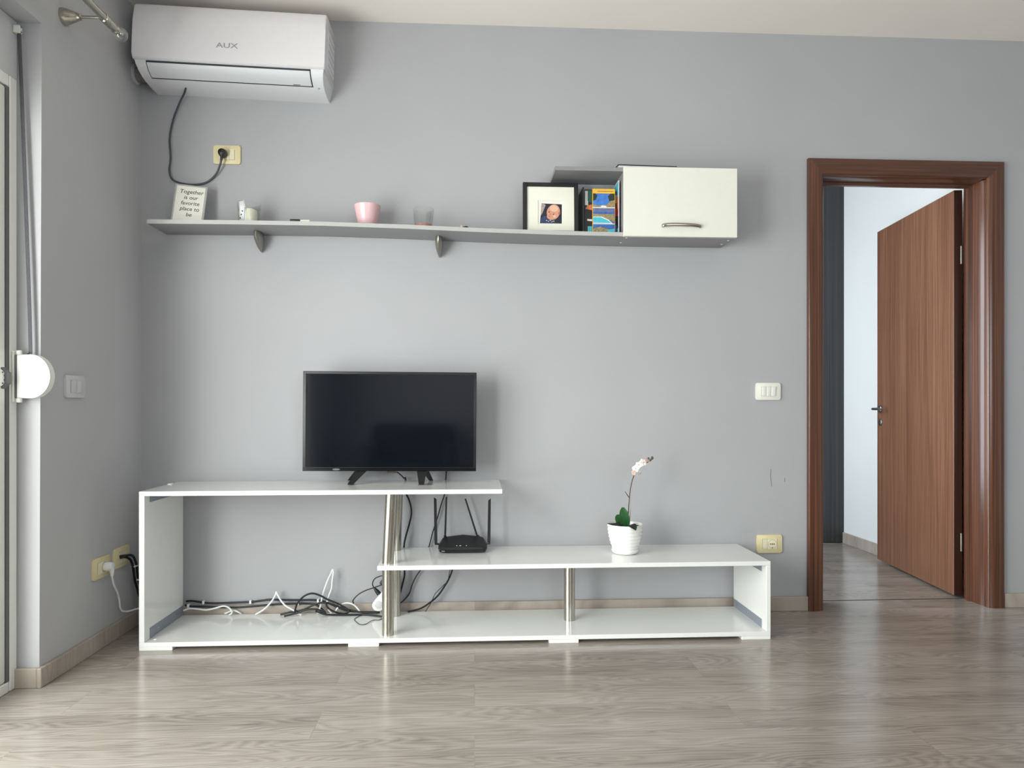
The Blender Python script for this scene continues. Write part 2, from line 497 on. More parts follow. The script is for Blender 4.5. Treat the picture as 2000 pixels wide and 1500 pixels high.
# cracks in the paint beside the light switch
def crack(pts, r):
    return T(pts, r, seg=5, smooth=4)
bm = bmesh.new()
tube(bm, [(1.391, -0.0002, 0.665), (1.389, -0.0002, 0.63), (1.393, -0.0002, 0.60), (1.394, -0.0002, 0.585)], 0.0011, seg=5)
tube(bm, [(1.458, -0.0002, 0.625), (1.457, -0.0002, 0.605)], 0.0010, seg=5)
struct('trim_2', bm, M['seal'], 'fine cracks in the grey wall paint left of the door')

# ------------------------------------------------------------------ interior door with casing (door_1)
d1 = struct_root('door_1', (2.43, 0.155, 0), 'brown veneered interior door standing open into the hallway')
IX0, IX1, HZ = 1.642, 2.442, 2.05
def casing_profile(w, t):
    # across the casing: inner edge (0) to outer edge (w), thickness outward
    pts = [(0, 0), (0, 0.004)]
    for k in range(13):
        a = PI - k * PI / 2 / 12
        pts.append((0.040 + 0.040 * math.cos(a), 0.004 + (t - 0.004) * math.sin(a)))
    for k in range(7):
        a = PI / 2 - k * PI / 2 / 6
        pts.append((w - 0.005 + 0.005 * math.cos(a), t - 0.005 + 0.005 * math.sin(a)))
    pts.append((w, 0))
    return pts
def casing(bm, side):
    w, t = 0.076, 0.022; prof = casing_profile(w, t); rings = []
    if side == 'left':   ends = [lambda p: (IX0 - p[0] - 0.002, -p[1], 0.0), lambda p: (IX0 - p[0] - 0.002, -p[1], HZ + p[0])]
    elif side == 'right': ends = [lambda p: (IX1 + p[0] + 0.002, -p[1], 0.0), lambda p: (IX1 + p[0] + 0.002, -p[1], HZ + p[0])]
    else: ends = [lambda p: (IX0 - p[0] - 0.002, -p[1], HZ + p[0]), lambda p: (IX1 + p[0] + 0.002, -p[1], HZ + p[0])]
    for f in ends: rings.append([bm.verts.new(f(p)) for p in prof])
    n = len(prof)
    for i in range(n): bm.faces.new((rings[0][i], rings[0][(i + 1) % n], rings[1][(i + 1) % n], rings[1][i]))
    bm.faces.new(rings[0]); bm.faces.new(rings[1][::-1])
    return bm
part('casing', casing(bmesh.new(), 'left'), M['frame_wood'], d1)
part('casing', casing(bmesh.new(), 'right'), M['frame_wood'], d1)
part('casing', casing(bmesh.new(), 'head'), M['frame_wood_x'], d1)
# jambs: rounded nose toward the room, flat, then the stop and rebate
def jamb_poly(x, s):
    pts = [(x + s * 0.045, 0.001)]
    for k in range(10):
        a = k / 9 * PI / 2
        pts.append((x + s * (0.020 - 0.020 * math.sin(a)), 0.001 + 0.048 * (1 - math.cos(a))))
    pts += [(x, 0.095), (x - s * 0.012, 0.099), (x - s * 0.012, 0.118), (x + s * 0.004, 0.119), (x + s * 0.004, 0.155), (x + s * 0.045, 0.155)]
    return pts
part('jamb', X(jamb_poly(IX0, -1), 'z', 0, HZ - 0.001), M['frame_wood'], d1)
part('jamb', X(jamb_poly(IX1, 1), 'z', 0, HZ - 0.001), M['frame_wood'], d1)
hp = [(y, z) for (z, y) in [(p[0], p[1]) for p in jamb_poly(HZ, 1)]]
part('head_jamb', X(hp, 'x', IX0 - 0.04, IX1 + 0.04), M['frame_wood_x'], d1)
# leaf, hinged on the right jamb, swung about 97 degrees into the hall
leaf_w, leaf_t = 0.838, 0.040
hx, hy = 2.402, 0.163
ang = math.atan2(0.101, 0.83)
def LF(bm):   # leaf local: u along leaf (0..w), v thickness (0 = visible face), z -> room
    for v in bm.verts:
        u, w, z = v.co
        v.co = Vector((hx + u * math.sin(ang) + w * math.cos(ang), hy + u * math.cos(ang) - w * math.sin(ang), z))
    return bm
leaf = part('door_leaf', LF(B(0.003, leaf_w, 0, leaf_t, 0.012, 2.046, 0.0015, 1)), M['door_wood'], d1)
part('leaf_edge', LF(B(0.0, 0.0028, 0.001, leaf_t - 0.001, 0.013, 2.045)), M['door_edge'], leaf, label='dark hinge edge')
for hz in (0.28, 1.72):
    bm = bmesh.new(); lathe(bm, [(0.006, -0.045), (0.006, 0.045)], 2.4375, 0.161, hz, seg=14)
    part('hinge', bm, M['bracket'], leaf)
# lever handle
hz = 0.945
bm = L([(0.0, -0.010), (0.020, -0.010), (0.0235, -0.007), (0.0235, 0.0)], leaf_w - 0.045, 0, hz, seg=28, axis='y')
rose = part('handle_rose', LF(bm), M['bracket'], leaf)
bm = T([(leaf_w - 0.045, -0.006, hz), (leaf_w - 0.045, -0.035, hz), (leaf_w - 0.050, -0.048, hz), (leaf_w - 0.065, -0.052, hz), (leaf_w - 0.150, -0.050, hz - 0.001)],
       [0.009, 0.0085, 0.008, 0.0075, 0.007], seg=14)
part('door_handle', LF(bm), M['bracket'], leaf)
bm = L([(0.0, -0.006), (0.019, -0.006), (0.022, -0.004), (0.022, 0.0)], leaf_w - 0.045, 0, hz - 0.082, seg=28, axis='y')
part('lock_rose', LF(bm), M['bracket'], leaf)
part('keyhole', LF(B(leaf_w - 0.0475, leaf_w - 0.0425, -0.0068, -0.0055, hz - 0.096, hz - 0.070)), M['black'], leaf)

# dark grey cabinet at the end of the hallway
hc = thing('hall_cabinet', 'tall dark grey woodgrain cabinet at the end of the hallway', 'cabinet', (2.0, 1.73, 0))
part('carcass', B(1.30, 2.598, 1.580, 1.898, 0.0, 2.60, 0.002, 1), M['grey_oak'], hc)
for (a, b) in ((1.30, 1.729), (1.731, 2.163), (2.165, 2.598)):
    part('door', B(a, b, 1.558, 1.578, 0.004, 2.598, 0.0015, 1), M['grey_oak'], hc)

# ------------------------------------------------------------------ balcony door (door_2), its shutter box and strap
d2 = struct_root('door_2', (-1.59, -2.08, 0), 'white plastic balcony door in the left wall')
FX0, FX1 = -1.63, -1.562
OT = 2.075
bm = bmesh.new()
box(bm, FX0, FX1, OY0 - 0.048, OY0 - 0.012, 0.0, OT, 0.003, 1); box(bm, FX0, FX1, OY1 + 0.002, OY1 + 0.045, 0.0, OT, 0.003, 1)
box(bm, FX0, FX1, OY1 + 0.046, OY0 - 0.053, OT - 0.04, OT, 0.003, 1); box(bm, FX0, FX1, OY1 + 0.046, OY0 - 0.053, 0, 0.035, 0.003, 1)
part('door_frame', bm, M['pvc'], d2)
part('seal', B(FX0 + 0.01, FX1 - 0.002, OY0 - 0.0655, OY0 - 0.0485, 0.036, OT - 0.041), M['seal'], d2)
def sash(y0, y1):
    bm = bmesh.new(); w = 0.075
    box(bm, FX0, FX1 - 0.003, y0, y0 + w, 0.038, OT - 0.045, 0.006, 2); box(bm, FX0, FX1 - 0.003, y1 - w, y1, 0.038, OT - 0.045, 0.006, 2)
    box(bm, FX0 + 0.001, FX1 - 0.004, y0 + w, y1 - w, 0.038, 0.038 + w, 0.006, 2); box(bm, FX0 + 0.001, FX1 - 0.004, y0 + w, y1 - w, OT - 0.045 - w, OT - 0.045, 0.006, 2)
    s = part('sash', bm, M['pvc'], d2)
    part('pane', B(-1.604, -1.600, y0 + w - 0.01, y1 - w + 0.01, 0.038 + w - 0.01, OT - 0.045 - w + 0.01), M['window_glass'], s)
    return s
ym = (OY0 + OY1) / 2
s1 = sash(ym + 0.002, OY0 - 0.066); s2 = sash(OY1 + 0.047, ym - 0.002)
# grey gear handle on the sash
bm = bmesh.new()
extrude(bm, [(-0.008, -0.036), (-0.008, 0.036), (0.0, 0.036), (0.018, 0.018), (0.018, -0.018), (0.0, -0.036)], 'y', -0.012, 0.012, 0.002)
for v in bm.verts: v.co += Vector((FX1 - 0.003, OY0 - 0.076, 1.055))
sl = part('sash_lock', bm, M['seal'], s1)
bm = L([(0.0, 0.010), (0.026, 0.010), (0.030, 0.006), (0.030, 0.0)], FX1 - 0.002, OY0 - 0.108, 1.055, seg=28, axis='x')
part('lock_rose', bm, M['pvc'], s1)
for k in range(4):
    a = PI / 2 + (k - 1.5) * 0.7
    part('screw', L([(0.0, 0.0115), (0.003, 0.0113), (0.003, 0.008)], FX1 - 0.002, OY0 - 0.108 + 0.021 * math.sin(a), 1.055 + 0.021 * math.cos(a), seg=10, axis='x'), M['seal'], s1)

# roller shutter box panel above the balcony door
bm = bmesh.new()
box(bm, FX0, FX1 - 0.006, OY1 + 0.002, OY0 - 0.002, OT + 0.001, OZ - 0.001, 0.002, 1)
struct('trim_3', bm, M['switch_grey'], 'roller shutter box panel above the balcony door')

sw = thing('strap_winder', 'white D-shaped shutter strap winder hinged beside the balcony door, grey strap above', 'strap winder', (-1.555, -0.745, 1.062))
part('mounting_plate', B(-1.5615, -1.553, -0.760, -0.732, 0.975, 1.149, 0.002, 1), M['pvc'], sw)
dp = [(-1.543, 0.988), (-1.543, 1.136)]
for k in range(25):
    a = PI / 2 - k * PI / 24
    dp.append((-1.500 + 0.066 * math.cos(a), 1.062 + 0.074 * math.sin(a)))
part('housing', X(dp[::-1], 'y', -0.762, -0.734, 0.004), M['pvc'], sw)
part('hinge_gap', B(-1.5525, -1.5435, -0.757, -0.739, 0.990, 1.134), M['seal'], sw)
for z in (0.981, 1.143):
    part('hinge_knob', L([(0.0, -0.008), (0.009, -0.007), (0.010, 0.0), (0.009, 0.007), (0.0, 0.008)], -1.543, -0.748, z, seg=18), M['pvc'], sw)
part('strap', T([(-1.552, -0.735, 2.246), (-1.540, -0.738, 2.00), (-1.518, -0.742, 1.45), (-1.509, -0.743, 1.16), (-1.512, -0.745, 1.143), (-1.523, -0.748, 1.134)],
                0.0065, seg=8, flat=(1.0, 0.35)), M['strap'], sw)
part('strap_guide', B(-1.567, -1.545, -0.745, -0.727, 2.232, 2.258, 0.003, 2), M['pvc'], sw)
for z in (2.2365, 2.2535):
    part('screw', L([(0.0, 0.002), (0.003, 0.0015), (0.003, 0.0)], -1.5445, -0.736, z, seg=10, axis='x'), M['steel'], sw)

# window added behind the camera to go with the rear fill, never in frame
w1 = struct_root('fill_window_1', (1.30, YB - 0.08, 0.75), 'white window added behind the camera for fill light')
bm = bmesh.new()
box(bm, 0.302, 0.372, YB - 0.11, YB - 0.05, 0.752, 2.148, 0.004, 1); box(bm, 2.228, 2.298, YB - 0.11, YB - 0.05, 0.752, 2.148, 0.004, 1)
box(bm, 0.373, 2.227, YB - 0.11, YB - 0.05, 0.752, 0.822, 0.004, 1); box(bm, 0.373, 2.227, YB - 0.11, YB - 0.05, 2.078, 2.148, 0.004, 1)
box(bm, 1.265, 1.335, YB - 0.11, YB - 0.05, 0.823, 2.077, 0.004, 1)
part('window_frame', bm, M['pvc'], w1)
part('pane', B(0.36, 1.27, YB - 0.083, YB - 0.079, 0.81, 2.09), M['window_glass'], w1)
part('pane', B(1.33, 2.24, YB - 0.083, YB - 0.079, 0.81, 2.09), M['window_glass'], w1)

# ------------------------------------------------------------------ curtain rod
cr = thing('curtain_rod', 'brushed steel curtain rod with clear ball finial above the balcony door', 'curtain rod', (-1.49, -0.574, 2.374))
RX, RZ = -1.343, 2.372
part('rod', T([(RX, -3.75, RZ), (RX, -0.545, RZ)], 0.0135, seg=20, smooth=0), M['steel'], cr)
part('rod_collar', L([(0.0145, -0.035), (0.0165, -0.030), (0.0165, 0.0), (0.013, 0.004), (0.013, 0.022), (0.016, 0.026), (0.016, 0.034), (0.010, 0.040)], RX, -0.545, RZ, seg=24, axis='y'), M['steel'], cr)
def ball(cx, cy, cz, r, n=14): return L([(r * math.sin(PI * k / n), -r * math.cos(PI * k / n)) for k in range(n + 1)], cx, cy, cz, seg=28, axis='y', caps=False)
fin = part('finial', ball(RX, -0.480, RZ, 0.027), M['crystal'], cr, label='clear glass ball finial')
part('finial_core', L([(0.010, -0.030), (0.009, -0.010), (0.004, 0.0), (0.006, 0.008), (0.0, 0.012)], RX, -0.480, RZ, seg=16, axis='y'), M['chrome'], fin)
for by in (-0.590, -3.60):
    bk = part('bracket', L([(0.030, 0.0), (0.030, 0.004), (0.026, 0.020), (0.017, 0.045), (0.012, 0.056), (0.0125, 0.064), (0.0055, 0.066), (0.0055, 0.135)], -1.49, by, 2.374, seg=28, axis='x'), M['steel'], cr)
    part('bracket_ring', L([(0.0150, -0.011), (0.0175, -0.009), (0.0175, 0.009), (0.0150, 0.011)], RX, by, RZ, seg=24, axis='y'), M['steel'], bk)

# ------------------------------------------------------------------ air conditioner
AX, AZ = -1.0375, 2.372
ac = thing('air_conditioner', 'white split air conditioner mounted high in the left corner', 'air conditioner', (AX, 0, AZ))
hw = 0.399
prof = [(0, 2.648), (-0.165, 2.650), (-0.188, 2.645), (-0.198, 2.632), (-0.204, 2.58), (-0.2065, 2.50), (-0.206, 2.43), (-0.204, 2.414), (-0.198, 2.409),
        (-0.185, 2.411), (0, 2.411)]
part('front_panel', X(prof, 'x', AX - hw, AX + hw, 0.006), M['ac'], ac)
lo = [(0, 2.4105), (-0.192, 2.4105), (-0.187, 2.396), (-0.170, 2.377), (-0.140, 2.361), (-0.100, 2.352), (-0.050, 2.347), (0, 2.347)]
def tapered(poly, inset0, inset1, z0, z1):
    bm = bmesh.new(); rows = []
    for s in (-1, 1):
        ring = []
        for (y, z) in poly:
            f = (z - z0) / (z1 - z0); ins = inset0 + (inset1 - inset0) * f
            ring.append(bm.verts.new((AX + s * (hw - ins), y, z)))
        rows.append(ring)
    n = len(poly)
    for i in range(n): bm.faces.new((rows[0][i], rows[0][(i + 1) % n], rows[1][(i + 1) % n], rows[1][i]))
    bm.faces.new(rows[0]); bm.faces.new(rows[1][::-1])
    return bm
part('lower_housing', tapered(lo, 0.018, 0.006, 2.347, 2.411), M['ac_low'], ac)
def strip(poly, off, x0, x1):   # a curved plate lying `off` in front of the lower housing curve
    bm = bmesh.new(); A = []; n = len(poly)
    for i, (y, z) in enumerate(poly):
        a = poly[max(i - 1, 0)]; b = poly[min(i + 1, n - 1)]
        t = Vector((b[0] - a[0], b[1] - a[1])).normalized(); nn = Vector((-t.y, t.x))
        if nn.x > 0: nn = -nn
        A.append((y, z, nn))
    rings = []
    for x in (x0, x1):
        rings.append([bm.verts.new((x, y + nn.x * off, z + nn.y * off)) for (y, z, nn) in A] + [bm.verts.new((x, y + 0.001, z + 0.001)) for (y, z, nn) in A[::-1]])
    m = len(rings[0])
    for i in range(m): bm.faces.new((rings[0][i], rings[0][(i + 1) % m], rings[1][(i + 1) % m], rings[1][i]))
    bm.faces.new(rings[0]); bm.faces.new(rings[1][::-1])
    return bm
curve = [(-0.189, 2.402), (-0.187, 2.396), (-0.170, 2.377), (-0.150, 2.3665), (-0.136, 2.360)]
part('outlet_gap', strip([(-0.1915, 2.4075)] + curve + [(-0.1320, 2.3590)], 0.0012, AX - 0.346, AX + 0.338), M['dark_gap'], ac)
part('air_flap', strip([(-0.1885, 2.4005), (-0.187, 2.396), (-0.170, 2.377), (-0.152, 2.3675), (-0.139, 2.3613)], 0.0035, AX - 0.342, AX + 0.334), M['ac_flap'], ac)
part('side_vent', B(AX + hw - 0.004, AX + hw + 0.0015, -0.150, -0.020, 2.44, 2.60, 0.001, 1), M['ac_low'], ac)
for k in range(5):
    part('vent_slot', B(AX + hw + 0.001, AX + hw + 0.002, -0.140, -0.030, 2.455 + k * 0.03, 2.458 + k * 0.03), M['logo_grey'], ac)
text('AUX', 0.030, M['logo_grey'], ac, -0.008, -0.2074, 2.480 - AZ, name='logo', width=1.45, thick=0.0006)
part('indicator_mark', B(AX + 0.255, AX + 0.285, -0.1452, -0.1400, 2.3590, 2.3612), M['dark_gap'], ac)
part('sensor_dot', L([(0.0, -0.003), (0.004, -0.002), (0.004, 0.002)], AX + 0.360, -0.125, 2.3575, seg=12, axis='z'), M['logo_grey'], ac)
ac.rotation_euler = (0, 0.030, 0)

ap = thing('air_conditioner_pipe', 'grey wrapped pipe leaving the wall under the air conditioner', 'pipe', (-1.49, -0.055, 2.420))
part('pipe', T([(-1.489, -0.055, 2.420), (-1.440, -0.055, 2.418), (-1.395, -0.056, 2.405)], 0.031, seg=22), M['pipe'], ap)
part('wall_flange', L([(0.033, 0.0), (0.043, 0.0), (0.043, 0.004), (0.038, 0.007), (0.033, 0.009)], -1.489, -0.055, 2.420, seg=32, axis='x'), M['white_wall'], ap)

# ------------------------------------------------------------------ switches and sockets (local: face towards -y, x right, z up)
def plate_thing(name, label, cat, loc, rotz, w, h, pm, modules, im, group=None):
    t = thing(name, label, cat, (0, 0, 0), group)
    part('cover_plate', X(rrect(w, h, 0.008), 'y', -0.009, 0.0, 0.0025), pm, t)
    part('inner_frame', X(rrect(w * 0.60, h * 0.60, 0.002), 'y', -0.0098, -0.0088), im, t)
    part('module_gap', X(rrect(w * 0.583, h * 0.562, 0.001), 'y', -0.0101, -0.0095), M['gap_tan'], t)
    mw = w * 0.575 / 3; x0 = -w * 0.575 / 2; z1 = h * 0.275
    x = x0
    for m in modules:
        n = {'blank': 1, 'rocker': 1, 'rocker_wide': 1.5, 'schuko': 2}[m]
        a, b = x + 0.0006, x + n * mw - 0.0006
        if m == 'schuko':
            c = (a + b) / 2
            s = part('socket_insert', X(rrect(b - a, 2 * z1, 0.001, c, 0), 'y', -0.0125, -0.0095, 0.0006), im, t)
            r = min((b - a) / 2, z1) * 0.93
            part('socket_well', L([(r, -0.0128), (r * 0.93, -0.0136), (r * 0.88, -0.0128), (r * 0.86, -0.0110), (0.0, -0.0110)], c, 0, 0, seg=36, axis='y', caps=False), pm, s)
            part('well_ring', L([(r * 1.0, -0.01255), (r * 1.0, -0.0129), (r * 0.95, -0.0131), (r * 0.95, -0.0125)], c, 0, 0, seg=36, axis='y', caps=False), M['gap_tan'], s)
            for q in (-0.0095 * 0.9, 0, 0.0095 * 0.9):
                part('contact_hole', L([(0.0, -0.0135), (0.0026, -0.0137), (0.0026, -0.0108)], c + q, 0, 0, seg=12, axis='y'), M['black'], s)
            part('contact_slot', B(c - 0.002, c + 0.002, -0.0138, -0.012, -r + 0.0015, -r + 0.0055), M['black'], s)
        elif m == 'blank':
            part('blank_insert', B(a, b, -0.0122, -0.0100, -z1, z1, 0.0007, 1), im, t)
        else:
            part('rocker', X([(-0.0096, -z1), (-0.0126, -z1), (-0.0140, 0), (-0.0158, z1), (-0.0096, z1)], 'x', a, b, 0.0004), im, t)
        x += n * mw
    t.location = loc; t.rotation_euler = (0, 0, rotz)
    return t
plate_thing('wall_socket', 'ivory wall socket high on the wall under the air conditioner', 'socket', (-1.112, 0, 2.092), 0, 0.119, 0.083, M['ivory'], ['schuko', 'blank'], M['ivory2'])
plate_thing('light_switch', 'white three-key light switch on the wall left of the brown door', 'light switch', (1.375, 0, 1.031), 0, 0.118, 0.080, M['switch_white'], ['rocker', 'rocker', 'rocker'], M['switch_white'])
plate_thing('wall_socket', 'ivory wall socket above the low end of the television stand', 'socket', (1.381, 0, 0.316), 0, 0.120, 0.085, M['ivory'], ['blank', 'schuko'], M['ivory2'])
plate_thing('light_switch', 'pale grey light switch on the left side wall near the balcony door', 'light switch', (XL, -0.524, 1.034), PI / 2, 0.122, 0.082, M['switch_grey'], ['rocker_wide', 'rocker_wide'], M['switch_grey'])
plate_thing('wall_socket', 'ivory side-wall socket with the white plug in it', 'socket', (XL, -0.343, 0.320), PI / 2, 0.122, 0.083, M['ivory'], ['blank', 'schuko'], M['ivory2'])
plate_thing('wall_socket', 'ivory side-wall outlet with two black cables, nearest the corner', 'socket', (XL, -0.186, 0.328), PI / 2, 0.122, 0.083, M['ivory'], ['blank', 'blank', 'blank'], M['ivory2'])

# ------------------------------------------------------------------ cords (each one thing)
def cord(name, label, pts, r, mat, cat='cable', group=None, seg=9):
    p0 = Vector(pts[0]); return single(name, T(pts, r, seg=seg, smooth=6), mat, label, cat, p0, group)

accd = part('power_cord', T([(-1.262, -0.080, 2.360), (-1.285, -0.045, 2.345), (-1.316, -0.02, 2.312), (-1.345, -0.012, 2.245), (-1.362, -0.010, 2.160), (-1.358, -0.010, 2.075), (-1.363, -0.010, 2.012), (-1.343, -0.010, 1.971), (-1.272, -0.010, 1.954),
                (-1.205, -0.010, 1.964), (-1.160, -0.014, 1.998), (-1.135, -0.028, 2.038), (-1.127, -0.037, 2.057)], 0.0042), M['grey_cable'], ac)
accd.matrix_parent_inverse = Matrix.Rotation(-0.030, 4, 'Y')
bm = L([(0.0165, 0.0), (0.0185, -0.004), (0.0185, -0.018), (0.0155, -0.030), (0.010, -0.034), (0.0, -0.035)], -1.1234, -0.0145, 2.092, seg=28, axis='y')
part('plug', bm, M['black'], accd, label='round black plug')
part('strain_relief', T([(-1.1235, -0.038, 2.084), (-1.1245, -0.038, 2.070), (-1.127, -0.037, 2.055)], [0.009, 0.0065, 0.005]), M['black'], accd)

wp = thing('extension_cable', 'white cable plugged into the side-wall socket, running behind the stand', 'cable', (-1.476, -0.330, 0.318))
part('cord', T([(-1.450, -0.330, 0.285), (-1.456, -0.307, 0.245), (-1.462, -0.263, 0.196), (-1.466, -0.239, 0.154), (-1.468, -0.231, 0.128), (-1.466, -0.212, 0.106), (-1.455, -0.181, 0.097), (-1.432, -0.150, 0.098), (-1.395, -0.110, 0.090), (-1.345, -0.040, 0.052), (-1.325, -0.0225, 0.047), (-1.300, -0.0225, 0.048)], 0.0038), M['white_cable'], wp)
part('plug', L([(0.0165, 0.0), (0.0185, 0.004), (0.0185, 0.018), (0.0155, 0.032), (0.0, 0.034)], -1.476, -0.333, 0.320, seg=28, axis='x'), M['white_cable'], wp)
part('strain_relief', T([(-1.450, -0.332, 0.312), (-1.449, -0.331, 0.295), (-1.450, -0.330, 0.280)], [0.010, 0.0075, 0.005]), M['white_cable'], wp)

bc = thing('antenna_cable', 'pair of black cables leaving the side-wall outlet nearest the corner', 'cable', (-1.478, -0.215, 0.335))
part('cable', T([(-1.4775, -0.215, 0.335), (-1.455, -0.205, 0.337), (-1.448, -0.165, 0.326), (-1.452, -0.125, 0.280), (-1.462, -0.095, 0.235), (-1.466, -0.072, 0.19), (-1.455, -0.050, 0.13), (-1.38, -0.016, 0.10), (-1.31, -0.013, 0.089)], 0.0052), M['black_cable'], bc)
part('cable', T([(-1.4775, -0.213, 0.329), (-1.460, -0.205, 0.330), (-1.455, -0.172, 0.312), (-1.460, -0.138, 0.272), (-1.468, -0.110, 0.225), (-1.471, -0.085, 0.18), (-1.458, -0.055, 0.11), (-1.38, -0.018, 0.085), (-1.31, -0.013, 0.074)], 0.0052), M['black_cable'], bc)
for p in ((-1.457, -0.130, 0.276), (-1.466, -0.081, 0.207)):
    part('cable_clip', B(p[0] - 0.010, p[0] + 0.010, p[1] - 0.014, p[1] + 0.014, p[2] - 0.003, p[2] + 0.003, 0.001, 1), M['white_cable'], bc)

# ------------------------------------------------------------------ television stand
YF, YK = -0.392, -0.030
X0, X1 = -1.316, 1.219
st = thing('tv_stand', 'long low white two-level television stand with steel posts', 'tv stand', (-0.05, -0.2, 0))
def board(name, x0, x1, y0, y1, z0, z1, parent=None, lab=None):
    p = part(name, B(x0, x1, y0, y1, z0, z1, 0.0012, 1), M['lacquer'], parent or st, label=lab)
    return p
board('bottom_board', X0, X1, YF, YK, 0.014, 0.032)
board('side_panel', X0, X0 + 0.021, YF, YK, 0.0322, 0.6078, lab='tall left side panel')
board('side_panel', X1 - 0.018, X1, YF, YK, 0.0322, 0.3038, lab='short right side panel')
board('top_board', X0, 0.112, YF, YK, 0.608, 0.626, lab='upper board under the television')
board('middle_board', -0.389, X1, YF, YK, 0.304, 0.322, lab='lower board carrying the router and orchid')
for (a, b) in ((-1.316, -1.188), (-0.504, -0.382), (0.301, 0.422), (1.098, 1.219)):
    bm = B(a, b, YF + 0.001, YF + 0.065, 0.0, 0.0138, 0.001, 1)
    part('foot', bm, M['edge'], st)
    bm = B(a, b, YK - 0.065, YK - 0.001, 0.0, 0.0138, 0.001, 1)
    part('foot', bm, M['edge'], st)
def post(x0, x1, y, z0, z1, r=0.0238):
    bm = bmesh.new()
    tube(bm, [(x0, y, z0), (x1, y, z1)], r, seg=36, smooth=0)
    p = part('post', bm, M['steel'], st)
    return p
post(-0.352, -0.352, -0.345, 0.0322, 0.3038)
post(-0.352, -0.352, -0.085, 0.0322, 0.3038)
post(-0.352, -0.338, -0.345, 0.3222, 0.6078)
post(-0.350, -0.341, -0.085, 0.3222, 0.6078)
post(0.412, 0.412, -0.190, 0.0322, 0.3038)
# grey angle rails on the side panels, with screws
def rail(x0, x1, y0, y1, z0, z1, n, face):
    r = part('angle_rail', B(x0, x1, y0, y1, z0, z1, 0.0008, 1), M['rail_grey'], st)
    for k in range(n):
        y = y0 + (y1 - y0) * (k + 0.5) / n
        xx = x1 if face > 0 else x0
        part('screw', L([(0.0, 0.0012 * face), (0.0035, 0.001 * face), (0.004, 0.0)], xx, y, (z0 + z1) / 2, seg=12, axis='x'), M['steel'], r)
rail(X0 + 0.0212, X0 + 0.0232, YF + 0.045, YK - 0.005, 0.034, 0.076, 2, 1)
rail(X0 + 0.0212, X0 + 0.0232, YF + 0.045, YK - 0.005, 0.578, 0.6065, 2, 1)
rail(X1 - 0.0202, X1 - 0.0182, YF + 0.045, YK - 0.005, 0.034, 0.070, 3, -1)
rail(X1 - 0.0202, X1 - 0.0182, YF + 0.045, YK - 0.005, 0.270, 0.3030, 2, -1)
part('cam_cover', L([(0.0, 0.002), (0.006, 0.0015), (0.007, 0.0)], X0 + 0.045, YF + 0.040, 0.0320, seg=16), M['edge'], st)
part('cam_cover', B(X0 + 0.002, X0 + 0.020, -0.145, -0.125, 0.626, 0.6295, 0.001, 1), M['edge'], st)

# ------------------------------------------------------------------ television
tv = thing('television', 'black flat-screen television on two splayed legs', 'television', (-0.367, -0.135, 0.627))
TX0, TX1, TZ0, TZ1 = -0.742, 0.006, 0.679, 1.111
fy = -0.155
bm = bmesh.new()
box(bm, TX0, TX1, fy, fy + 0.028, TZ0, TZ1, 0.003, 2); box(bm, TX0 + 0.12, TX1 - 0.12, fy + 0.028, fy + 0.062, TZ0 + 0.03, TZ0 + 0.30, 0.012, 2)
tvb = part('housing', bm, M['black'], tv)
part('screen', B(TX0 + 0.012, TX1 - 0.012, fy - 0.0006, fy + 0.001, TZ0 + 0.018, TZ1 - 0.011), M['screen'], tv)
part('bezel_strip', B(TX0 + 0.001, TX1 - 0.001, fy - 0.0016, fy + 0.001, TZ0 + 0.001, TZ0 + 0.0165, 0.0006, 1), M['black_gloss'], tv)
part('maker_badge', X(ell(-0.598, 0.687, 0.016, 0.004), 'y', fy - 0.0024, fy - 0.0015), M['seal'], tv)
def tv_leg(xt0, xt1, xb0, xb1, sgn):
    bm = bmesh.new()
    for (dx, y_top, y_bot, w) in ((0.0, fy + 0.004, -0.212, 1.0), (0.012 * sgn, fy + 0.022, -0.050, 0.8)):
        cxt, cxb = (xt0 + xt1) / 2 + dx, (xb0 + xb1) / 2 + dx * 2.6
        ht, hb = (xt1 - xt0) / 2 * w, (xb1 - xb0) / 2 * w
        tp = [(cxt - ht, y_top), (cxt + ht, y_top), (cxt + ht, y_top + 0.012), (cxt - ht, y_top + 0.012)]
        bt = [(cxb - hb, y_bot), (cxb + hb, y_bot), (cxb + hb, y_bot + 0.010), (cxb - hb, y_bot + 0.010)]
        a = [bm.verts.new((x, y, TZ0 + 0.003)) for x, y in tp]; b = [bm.verts.new((x, y, 0.6275)) for x, y in bt]
        bm.faces.new(a); bm.faces.new(b[::-1])
        for i in range(4): bm.faces.new((a[i], a[(i + 1) % 4], b[(i + 1) % 4], b[i]))
    return bm
part('leg', tv_leg(-0.512, -0.466, -0.540, -0.516, -1), M['black'], tv)
part('leg', tv_leg(-0.252, -0.210, -0.238, -0.216, 1), M['black'], tv)
tv.rotation_euler = (0, 0.006, 0)

ad = thing('usb_adapter', 'small silver adapter hanging under the television with a black lead', 'adapter', (-0.365, -0.10, 0.660))
part('body', B(-0.386, -0.343, -0.118, -0.100, 0.6655, 0.6765, 0.0015, 1), M['chrome'], ad)
part('lead', T([(-0.342, -0.109, 0.671), (-0.333, -0.104, 0.664), (-0.322, -0.095, 0.652), (-0.315, -0.070, 0.640), (-0.312, -0.024, 0.634), (-0.312, -0.018, 0.60)], 0.0028), M['black_cable'], ad)

